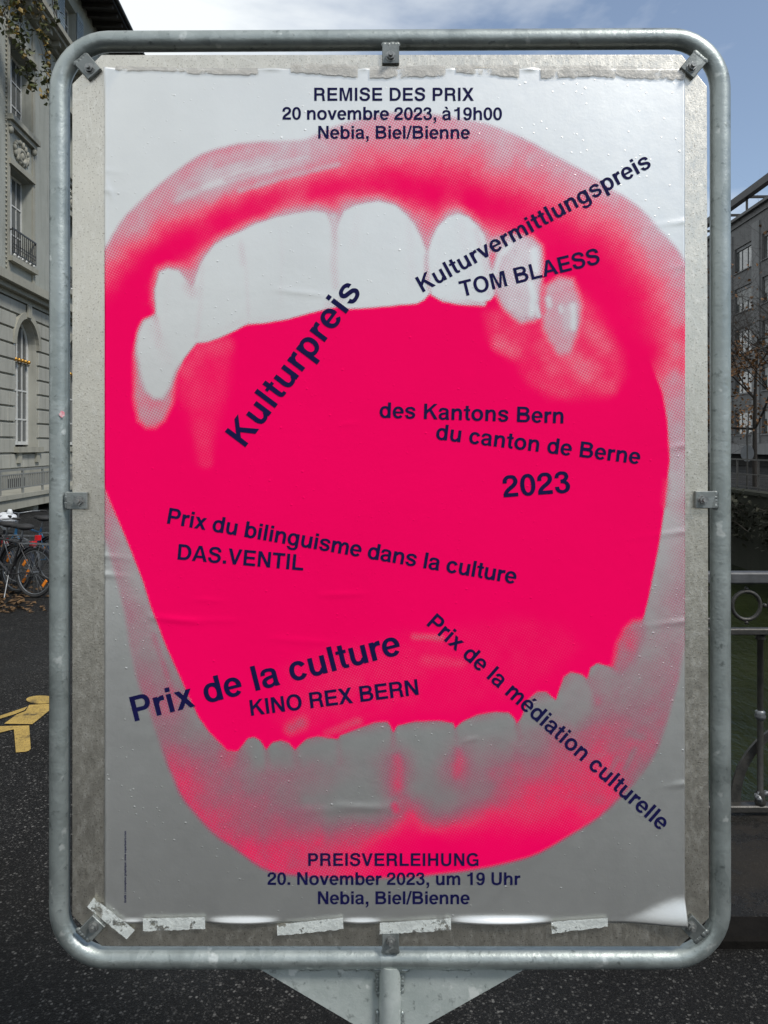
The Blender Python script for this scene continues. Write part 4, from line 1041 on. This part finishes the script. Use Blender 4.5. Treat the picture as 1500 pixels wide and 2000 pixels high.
for b in BAYS:
    casement(b, 1.6, 6.85, 9.4, .26, 3); casement(b, 1.6, 10.75, 12.85, .26, 3); casement(b, 1.3, 15.05, 16.75, .24, 3)
    # surrounds with beaded edges, sill and lintel
    m = MB()
    for s in (-1, 1):
        a = b + s * .98
        m.box(min(a - .17 * s, a), max(a - .17 * s, a), -.045, -.001, 6.30, 14.0)
        for i in range(58): m.ball((b + s * 1.01, -.012, 6.4 + i * .13), .032, n=6, m=4)
    m.build('window_surround', M['trim'], old)
    m = MB(); m.box(b - 1.02, b + 1.02, -.20, .25, 10.60, 10.75); m.box(b - .95, b + .95, -.12, -.002, 10.46, 10.599); m.ball((b - .84, -.07, 10.37), .10, 1, .8, 1.1, n=8, m=6); m.ball((b + .84, -.07, 10.37), .10, 1, .8, 1.1, n=8, m=6); m.build('sill', M['trim'], old)
    m = MB(); m.box(b - .98, b + .98, -.14, -.002, 12.87, 13.06); m.build('lintel', M['trim'], old); m = MB(); m.box(b - .9, b + .9, -.10, -.002, 9.42, 9.58); m.build('lintel', M['trim'], old)
    # carved relief between the storeys
    m = MB(); rz = random.Random(int(b * 10))
    m.ring((b, -.03, 9.92), .20, .07, 'y', 18, 8, 1.25, .8); m.ball((b, -.04, 9.93), .12, 1, .6, 1, 10, 8)
    for k in range(14):
        a = k * math.pi / 7; m.ball((b + .42 * math.cos(a) * 1.1, -.03, 10.02 + .27 * math.sin(a)), .085, 1, .7, rz.uniform(.7, 1.3), 8, 6, .15, rz)
    m.build('carved_relief', M['trim'], old)
    # iron balustrade of the tall window
    m = MB(); m.box(b - .86, b + .86, -.13, -.10, 7.62, 7.66); m.box(b - .86, b + .86, -.13, -.10, 6.98, 7.01)
    for i in range(13): m.box(b - .84 + i * .14, b - .82 + i * .14, -.125, -.105, 7.01, 7.62)
    for i in range(12): m.ring((b - .77 + i * .14, -.115, 7.18), .055, .010, 'y', 10, 5)
    for s in (-1, 1): m.box(b + s * .85 - .012, b + s * .85 + .012, -.104, .02, 7.58, 7.62)
    m.build('window_balustrade', M['iron'], old)
    m = MB()
    for i in range(6): m.ball((b - .7 + i * .28, -.10, 6.93), .045, n=8, m=6)
    m.build('balustrade_knobs', M['white'], old)
    m = MB(); m.box(b - .95, b + .95, -.16, .25, 6.72, 6.86); m.build('sill', M['trim'], old)
    # shutters of the attic
    for s in (-1, 1):
        m = MB(); u_a = b + s * .66; u_b = b + s * 1.28; a, c = min(u_a, u_b), max(u_a, u_b)
        m.box(a, c, -.06, -.02, 15.0, 16.8)
        for i in range(16): m.box(a + .06, c - .06, -.075, -.061, 15.1 + i * .1, 15.16 + i * .1)
        m.build('shutter', M['shutter'], old)
    # arched window of the ground storey
    b += .42
    m = MB(); arch_band(m, b, 4.48, .83, 1.02, -.07, .03); m.box(b - .13, b + .13, -.12, -.071, 5.34, 5.72); m.build('arch_surround', M['trim'], old)
    f = MB(); y = .26
    f.box(b - .82, b - .72, y, y + .04, 1.62, 4.05); f.box(b + .72, b + .82, y, y + .04, 1.62, 4.05); f.box(b - .035, b + .035, y, y + .035, 1.62, 4.05)
    f.box(b - .82, b + .82, y - .05, y + .05, 4.05, 4.15); f.box(b - .72, b + .72, y, y + .04, 1.62, 1.72)
    for hh in (2.35, 3.2): f.box(b - .72, b - .035, y + .005, y + .03, hh, hh + .045); f.box(b + .035, b + .72, y + .005, y + .03, hh, hh + .045)
    for q_ in (-.38, .38): f.box(b + q_ - .015, b + q_ + .015, y + .004, y + .031, 1.72, 4.05)
    arch_band(f, b, 4.48, .73, .82, y, y + .04); f.box(b - .82, b - .73, y + .001, y + .04, 4.15, 4.48); f.box(b + .73, b + .82, y + .001, y + .04, 4.15, 4.48)
    f.box(b - .02, b + .02, y + .005, y + .03, 4.15, 5.21); f.box(b - .4, b - .37, y + .005, y + .03, 4.15, 5.08); f.box(b + .37, b + .4, y + .005, y + .03, 4.15, 5.08)
    o = f.build('arched_window', M['white'], old)
    m = MB(); m.box(b - .76, b + .76, y + .032, y + .036, 1.64, 4.5); m.prism([(b - .77 * math.cos(math.pi * i / 12), 4.501 + .77 * math.sin(math.pi * i / 12)) for i in range(13)], y + .032, y + .036); m.build('pane', M['glass'], o)
    m = MB()
    for i in range(6): m.ball((b - .6 + i * .24, y - .10, 4.10), .06, n=8, m=6)
    m.build('gilded_balls', M['gold'], o)
    m = MB(); m.box(b - .95, b + .95, -.16, .24, 1.40, 1.56); m.box(b - .8, b - .55, -.10, -.036, 1.1, 1.4); m.box(b + .55, b + .8, -.10, -.036, 1.1, 1.4); m.build('sill', M['trim'], old)
    m = MB(); m.box(b - 1.6, b - .4, -.125, -.101, .42, .68); m.build('cellar_vent', M['dark'], old)

# raised walkway with a pale railing in front of it
ramp = empty('raised_walkway', (-7.15, 0, 0), math.atan2(dl.y, dl.x))
tag(ramp, 'raised concrete walkway with pale grey railing along the old stone building', 'walkway')
m = MB(); m.box(9, 28, -.0, 1.3, .16, .44); m.box(9, 28, -.05, .08, .40, .50); m.build('deck', M['trim'], ramp)
m = MB()
for i in range(9): m.box(9.6 + i * 2.3, 9.9 + i * 2.3, .15, 1.2, -.1, .16)
m.build('supports', M['trim'], ramp)
m = MB(); m.box(9, 28, .02, .06, 1.02, 1.07); m.box(9, 28, .025, .055, .62, .65); m.box(9, 28, .025, .055, .93, .955); m.build('handrail', M['railpale'], ramp)
m = MB(); m.box(9.3, 9.35, .018, .062, .50, 1.02); po = m.build('rail_post', M['railpale'], ramp)
for i in range(1, 16):
    o = po.copy(); COL.objects.link(o); o.parent = ramp; o.location = (i * 1.22, 0, 0)
m = MB()
for i in range(int(18.6 / .11)): m.box(9.2 + i * .11, 9.222 + i * .11, .03, .05, .65, .93)
m.build('rail_bars', M['railpale'], ramp)

# vine hanging from the cornice
def fac_pt(px, py, off):
    k = (px - HX) / F - LT
    z = (LX + off) / k
    return Vector(((px - HX) / F * z, z, EYE + (HY - py) / F * z))
def leaf(mb, c, s, rnd, fold=.25):
    ax = Vector((rnd.gauss(0, 1), rnd.gauss(0, 1), rnd.gauss(0, .6) - .4)).normalized()
    b = ax.cross(Vector((rnd.gauss(0, 1), rnd.gauss(0, 1), rnd.gauss(0, 1)))).normalized(); n = ax.cross(b)
    pts = [c, c + ax * s * .35 + b * s * .42 + n * s * fold * .5, c + ax * s + n * s * .1 * rnd.uniform(-1, 1), c + ax * s * .35 - b * s * .42 + n * s * fold * .5]
    mb.add([tuple(p_) for p_ in pts], [(0, 1, 2), (0, 2, 3)])
rv = random.Random(21)
vines = [([(-20, -40), (6, 20), (22, 60)], .75, 60, 'short trailing vine at the building corner above the cornice', .3), ([(10, -40), (34, 20), (44, 72), (50, 130), (57, 165)], .7, 190, 'long green vine trailing from the cornice over the stone window surround', .12),
         ([(60, -40), (80, 40), (88, 100), (92, 150), (94, 196)], .78, 190, 'yellowing vine hanging from the cornice beside the tube frame', .42), ([(96, -30), (104, 10), (106, 38)], .8, 24, 'few green vine leaves hanging at the attic window by the eaves', .1), ([(30, -30), (36, 8), (40, 26)], .8, 46, 'yellow vine tuft hanging over the cornice edge, between two longer vines', .7)]
for pts, off, nl, lab, yel in vines:
    P3 = [fac_pt(x, y, off) for x, y in pts]
    r0 = empty('hanging_vine', P3[0]); tag(r0, lab, 'vine', 'vines hanging from the cornice')
    s_ = MB(); a_ = MB(); b_ = MB()
    path_ = []
    for i in range(len(P3) - 1):
        for j in range(6): path_.append(P3[i].lerp(P3[i + 1], j / 6) + Vector((rv.uniform(-.03, .03), rv.uniform(-.06, .06), 0)))
    path_.append(P3[-1])
    s_.tube([p_ - P3[0] for p_ in path_], .012, 5)
    for j in range(4):
        q0 = path_[rv.randrange(len(path_))]; s_.tube([q0 - P3[0], q0 - P3[0] + Vector((.05, rv.uniform(-.35, .35), -.25)), q0 - P3[0] + Vector((.05, rv.uniform(-.5, .5), -.6))], .007, 4)
    for i in range(nl):
        t0 = rv.random(); q0 = path_[min(int(t0 * len(path_)), len(path_) - 1)]
        c = q0 - P3[0] + Vector((rv.gauss(.05, .08), rv.gauss(0, .19), rv.gauss(0, .14)))
        leaf(b_ if rv.random() < yel else a_, c, rv.uniform(.10, .20), rv)
    s_.build('stem', M['stemw'], r0); a_.build('leaves', M['ivy'], r0)
    if b_.v: b_.build('yellow_leaves', M['ivy2'], r0)

# ---------------------------------------------------------------- modern block on the right bank
RX, RT = 26.6, .023
dr = Vector((RT, 1, 0)).normalized()
new = empty('office_block', (RX, 0, 0), math.atan2(-dr.y, -dr.x))
tag(new, 'dark grey modern block with strip windows and a steel frame along its roof', 'building')
V0, V1 = -92.0, -36.0                     # along the street, camera side is larger
FL = 3.2; TOP = 19.35
bays = []
u = -59.9 - 4.7 * 6
while u < V1 - 1: bays.append(u); u += 4.7
hol = []
for fl in range(5):
    s0 = 15.25 - fl * FL
    for b in bays: hol.append((b - 1.5, b + 1.5, s0, s0 + 1.95))
hol += [(b - 1.7, b + 1.7, .4 - .4, 1.9) for b in bays[:0]]
m = MB(); wall(m, V0, V1, 1.75, TOP, 0, .35, hol); m.build('facade', M['concrete'], new)
m = MB()
for b in bays: m.box(b + 1.75, b + 2.95, -.12, -.001, 1.76, TOP - 1.0)
m.build('piers', M['concrete2'], new)
m = MB(); m.box(V0, V1, -.35, .3, .95, 1.745); m.build('ground_ledge', M['concrete2'], new)
m = MB(); m.box(V0, V1, .9, 1.0, -.3, .949); m.build('ground_storey', M['dark'], new)
m = MB(); m.box(V0, V1, .7, 14, .0, TOP - .3); m.build('core', M['dark'], new)
m = MB(); m.box(V0 - .1, V1 + .1, -.30, .5, TOP - .001, TOP + .22); m.box(V0, V1, -.12, -.001, TOP - .5, TOP - .44); m.build('parapet', M['concrete'], new)
rb = random.Random(4)
for fl in range(5):
    s0 = 15.25 - fl * FL
    for b in bays:
        if not (-84 < b < -44): continue
        f = MB(); w_ = 3.0; y = .16
        f.box(b - 1.5, b + 1.5, y, y + .07, s0, s0 + .08); f.box(b - 1.5, b - 1.42, y, y + .07, s0 + .08, s0 + 1.95); f.box(b + 1.42, b + 1.5, y, y + .07, s0 + .08, s0 + 1.95)
        f.box(b - 1.42, b + 1.42, y - .05, y + .08, s0 + 1.70, s0 + 1.95)
        for q_ in (-.5, .5): f.box(b + q_ - .035, b + q_ + .035, y + .005, y + .06, s0 + .08, s0 + 1.70)
        o = f.build('window', M['alu'], new)
        m = MB(); m.box(b - 1.43, b + 1.43, y + .04, y + .046, s0 + .06, s0 + 1.71); m.build('pane', M['glass2'], o)
        if rb.random() < .6:
            d_ = rb.choice((.3, .6, .95, 1.6)); m = MB(); m.box(b - 1.40, b + 1.40, y + .012, y + .020, s0 + 1.70 - d_, s0 + 1.70); m.build('blind', M['blind'], o)
        m = MB(); m.box(b - 1.6, b + 1.6, -.10, .15, s0 - .07, s0 - .002); m.build('sill', M['concrete2'], o)
# steel frame along the roof edge
m = MB()
m.box(V0, V1, -.62, -.12, TOP + 1.05, TOP + 1.60)
u = V0 + .4
while u < V1:
    m.box(u, u + .13, -.32, -.18, TOP + .22, TOP + 1.051); m.box(u + .02, u + .20, -.119, 2.8, TOP + 1.12, TOP + 1.30); u += 4.7
m.build('roof_frame', M['steel'], new)

# ---------------------------------------------------------------- trees on the far bank
def tree(base, H, seed, label, nleaf=700):
    rnd = random.Random(seed)
    root = empty('autumn_tree', base)
    tag(root, label, 'tree', 'trees on the far bank')
    tr = MB(); br = MB(); lf = MB(); tips = []
    def grow(p, d, L, r, lev):
        n = 5; pts = [p]; rs = [r]
        for i in range(n):
            j_ = .13 if lev else .025
            d = (d + Vector((rnd.gauss(0, j_), rnd.gauss(0, j_), rnd.gauss(.03, .08)))).normalized()
            p = p + d * (L / n); pts.append(p); rs.append(r * (1 - .62 * (i + 1) / n))
            if lev < 4 and i >= 1:
                for k in range(rnd.choice((2, 3)) if lev < 2 else rnd.choice((1, 2)) if lev < 3 else 1):
                    ax = Vector((rnd.gauss(0, 1), rnd.gauss(0, 1), rnd.gauss(0, .4))).normalized()
                    nd = (d * .55 + ax * .75 + Vector((0, 0, .12))).normalized()
                    grow(p, nd, L * rnd.uniform(.5, .72), rs[-1] * .62, lev + 1)
            if lev >= 1: tips.append(p.copy())
        (tr if lev == 0 else br).tube(pts, rs, 8 if lev < 2 else 4, caps=False)
    grow(Vector((0, 0, -.05)), Vector((0, 0, 1)), H * .62, H * .0115, 0)
    low = [t for t in tips if H * .27 < t.z < H * .58] or tips
    for i in range(nleaf):
        q_ = (rnd.choice(low) if rnd.random() < .93 else rnd.choice(tips)) + Vector((rnd.gauss(0, .28), rnd.gauss(0, .28), rnd.gauss(-.10, .22)))
        leaf(lf, q_, rnd.uniform(.09, .17), rnd)
    tr.build('trunk', M['bark'], root); br.build('branches', M['bark'], root); lf.build('leaves', M['dryleaf'], root)
tree(Vector((14.02, 29, 0)), 9.2, 8, 'nearly bare tree with orange leaves before the grey block, close to the canal railing', 3200)
tree(Vector((14.4, 38, 0)), 9.0, 17, 'bare autumn tree half hidden behind the right tube of the poster frame', 700)
tree(Vector((15.4, 27, 0)), 8.6, 33, 'autumn tree at the right edge of the picture, its branches reaching in', 700)
# shrubs trailing over the far quay wall
rs_ = random.Random(40)
for i, (yy, n_) in enumerate(((22.5, 300), (26, 340), (30.5, 320))):
    r0 = empty('quay_shrub', (CX1 - .1, yy, -.3)); tag(r0, ('low dark shrub on the quay wall at the right picture edge', 'middle one of the mossy shrubs growing from the quay wall', 'farthest mossy shrub on the quay wall, next to the right tube')[i], 'shrub', 'shrubs on the quay wall')
    a_ = MB(); s_ = MB()
    for k in range(9): s_.tube([(0, rs_.uniform(-1, 1), 0), (-.2, rs_.uniform(-1.4, 1.4), -.3), (-.35, rs_.uniform(-1.8, 1.8), rs_.uniform(-1.3, .2))], .012, 4)
    for k in range(n_): leaf(a_, Vector((rs_.gauss(-.25, .16), rs_.gauss(0, 1.1), rs_.gauss(-.55, .42))), rs_.uniform(.10, .2), rs_)
    s_.build('stems', M['stemw'], r0); a_.build('leaves', M['shrub'], r0)
# round sign seen from behind, on the far bank
r0 = empty('traffic_sign', (13.05, 27.6, 0)); tag(r0, 'round traffic sign seen from behind on a dark pole on the far bank', 'traffic sign')
m = MB(); m.tube([(0, 0, 0), (0, 0, 2.3)], .035, 8); m.build('pole', M['iron'], r0)
m = MB(); m.prism([(.24 * math.cos(-t * math.pi / 12), 1.32 + .30 * math.sin(-t * math.pi / 12)) for t in range(24)], -.02, .0); m.build('disc', M['alu'], r0)

# ---------------------------------------------------------------- bicycles
def bicycle(loc, rz, paint, label, cov=False, lean=.06):
    root = empty('bicycle', loc, rz); root.rotation_euler = (lean, 0, rz); root.scale = (.78, .78, .78)
    tag(root, label, 'bicycle', 'bicycles parked by the raised walkway')
    R_ = .335
    for k, x in enumerate((-.53, .53)):
        t_ = MB(); t_.ring((x, 0, R_), R_ - .018, .019, 'y', 36, 8); w_ = t_.build('wheel', M['rubber'], root)
        t_ = MB(); t_.ring((x, 0, R_), R_ - .045, .010, 'y', 36, 6); t_.build('rim', M['chrome'], w_)
        t_ = MB()
        for i in range(24):
            a = 2 * math.pi * i / 24; t_.tube([(x, .02 * (-1) ** i, R_), (x + (R_ - .05) * math.cos(a), 0, R_ + (R_ - .05) * math.sin(a))], .0016, 3, caps=False)
        t_.tube([(x, -.05, R_), (x, .05, R_)], .022, 8); t_.build('spokes', M['chrome'], w_)
        for a in (.6, 3.8):
            t_ = MB(); t_.M = Matrix.Translation((x + .22 * math.cos(a), 0, R_ + .22 * math.sin(a))) @ Matrix.Rotation(-a, 4, 'Y'); t_.cbox(-.02, .02, -.008, .008, -.05, .05, .003); t_.build('spoke_reflector', M['amber'], w_)
        t_ = MB(); pts = [(x + (R_ + .025) * math.cos(a_), 0, R_ + (R_ + .025) * math.sin(a_)) for a_ in [math.radians(q_) for q_ in (range(10, 191, 10) if k == 0 else range(30, 171, 10))]]
        vs = []; fs = []
        for i, p_ in enumerate(pts): vs += [(p_[0], -.028, p_[2] - .008), (p_[0], 0, p_[2] + .008), (p_[0], .028, p_[2] - .008)]
        for i in range(len(pts) - 1):
            for j in range(2): fs.append((3 * i + j, 3 * i + 3 + j, 3 * i + 4 + j, 3 * i + 1 + j))
        t_.add(vs, fs, True); t_.build('mudguard', M['chrome'] if cov else M['black'], root)
    bb = (-.10, 0, .29); st = (-.24, 0, .72); hd = (.36, 0, .80); hl = (.385, 0, .66); rw = (-.53, 0, R_)
    t_ = MB(); t_.tube([bb, (-.27, 0, .80)], .017, 8); t_.tube([bb, hl], .02, 8); t_.tube([st, hd], .016, 8); t_.tube([hd, hl], .022, 8)
    for s in (-1, 1): t_.tube([(bb[0], .03 * s, bb[2]), (rw[0], .06 * s, rw[2])], .010, 6); t_.tube([(st[0], .015 * s, st[2]), (rw[0], .06 * s, rw[2])], .009, 6)
    t_.build('frame', paint, root)
    t_ = MB()
    for s in (-1, 1): t_.tube([(hl[0], .02 * s, hl[2]), (.43, .055 * s, .55), (.53, .055 * s, R_)], .011, 6)
    t_.build('fork', paint, root)
    hb = MB(); hb.tube([hd, (.335, 0, .98)], .014, 8); hb.tube([(.18, -.30, 1.03), (.30, -.22, 1.02), (.35, 0, .985), (.30, .22, 1.02), (.18, .30, 1.03)], .011, 8); h_ = hb.build('handlebar', M['chrome'], root)
    for s in (-1, 1):
        t_ = MB(); t_.tube([(.10, .335 * s, 1.025), (.20, .29 * s, 1.03)], .017, 8); t_.build('grip', M['rubber'], h_)
    t_ = MB(); t_.tube([(-.27, 0, .78), (-.29, 0, .92)], .013, 8); t_.build('seat_post', M['chrome'], root)
    t_ = MB()
    if cov:
        rz_ = random.Random(2)
        t_.ball((-.29, 0, .965), .15, 1.05, .85, .62, 14, 10, .10, rz_); t_.ball((-.36, .02, 1.05), .045, 1, 1, 1.3, 8, 6, .2, rz_); t_.tube([(-.29, 0, .86), (-.285, 0, .80)], [.09, .04], 10)
        t_.build('saddle_cover', M['cover'], root)
    else:
        t_.ball((-.33, 0, .94), .115, 1.0, .95, .40, 12, 8); t_.ball((-.20, 0, .945), .10, 1.3, .42, .34, 12, 8); t_.build('saddle', M['rubber'], root)
    t_ = MB(); t_.box(-.82, -.30, -.065, -.05, .715, .73); t_.box(-.82, -.30, .05, .065, .715, .73)
    for i in range(5): t_.box(-.80 + i * .11, -.785 + i * .11, -.05, .05, .716, .728)
    for s in (-1, 1): t_.tube([(-.66, .062 * s, .716), (-.54, .07 * s, R_)], .006, 5); t_.tube([(-.78, .062 * s, .716), (-.54, .07 * s, R_)], .006, 5)
    t_.build('rack', M['chrome'], root)
    t_ = MB(); t_.cbox(-.875, -.83, -.045, .045, .66, .735, .008); t_.build('tail_light', M['red'], root)
    t_ = MB(); t_.ring((-.10, -.05, .29), .085, .006, 'y', 20, 6); t_.tube([(-.10, -.07, .29), (-.02, -.08, .15)], .010, 6); t_.tube([(-.10, .07, .29), (-.18, .08, .43)], .010, 6)
    t_.tube([(-.10, -.05, .205), (-.53, -.055, .30)], .006, 4); t_.tube([(-.10, -.05, .375), (-.53, -.055, .365)], .006, 4); c_ = t_.build('crank', M['chrome'], root)
    t_ = MB(); t_.box(-.07, .03, -.16, -.08, .138, .160); t_.build('pedal', M['rubber'], c_); t_ = MB(); t_.box(-.23, -.13, .08, .16, .42, .442); t_.build('pedal', M['rubber'], c_)
    t_ = MB(); t_.tube([(.43, 0, .82), (.47, 0, .82)], [.05, .06], 12); t_.build('front_light', M['chrome'], root)
    t_ = MB(); t_.tube([(-.12, .05, .28), (-.22, .20, .0)], .010, 6); t_.build('kickstand', M['chrome'], root)
    return root
def bike_at(px, py_ground, head, **k):
    """rear wheel touches the ground where that sight line does"""
    g0 = ground_pt(px, py_ground)
    d = Vector((math.cos(head), math.sin(head), 0))
    return bicycle(g0 + d * .53 * .78, head, **k)
bike_at(66, 1167, math.radians(160), paint=M['black'], label='black bicycle with amber spoke reflectors, nearest to the tube frame')
bike_at(30, 1158, math.radians(152), paint=M['chrome'], label='silver bicycle parked left of the black one at the left picture edge')
bike_at(34, 1142, math.radians(166), paint=M['black'], label='bicycle with white plastic cover pulled over its saddle', cov=True)
bike_at(96, 1136, math.radians(148), paint=M['blue'], label='blue bicycle parked behind the black one, mostly hidden by the tube frame')

bike_at(-30, 1150, math.radians(163), paint=M['black'], label='dark bicycle cut off by the left picture edge, only its rear rack in view')

# fallen leaves under the bicycles
rl = random.Random(9); m = MB()
for i in range(210):
    a = ground_pt(rl.gauss(20, 36), rl.uniform(1136, 1196), .006)
    s = rl.uniform(.02, .05); th = rl.uniform(0, 6.28); c, n = math.cos(th) * s, math.sin(th) * s; z = rl.uniform(0, .03)
    m.add([(a.x - c, a.y - n, a.z), (a.x + n * .6, a.y - c * .6, a.z + z), (a.x + c, a.y + n, a.z + z * .4), (a.x - n * .6, a.y + c * .6, a.z + z * .7)], [(0, 1, 2, 3)])
tag(m.build('fallen_leaves', M['litter']), kind='stuff')
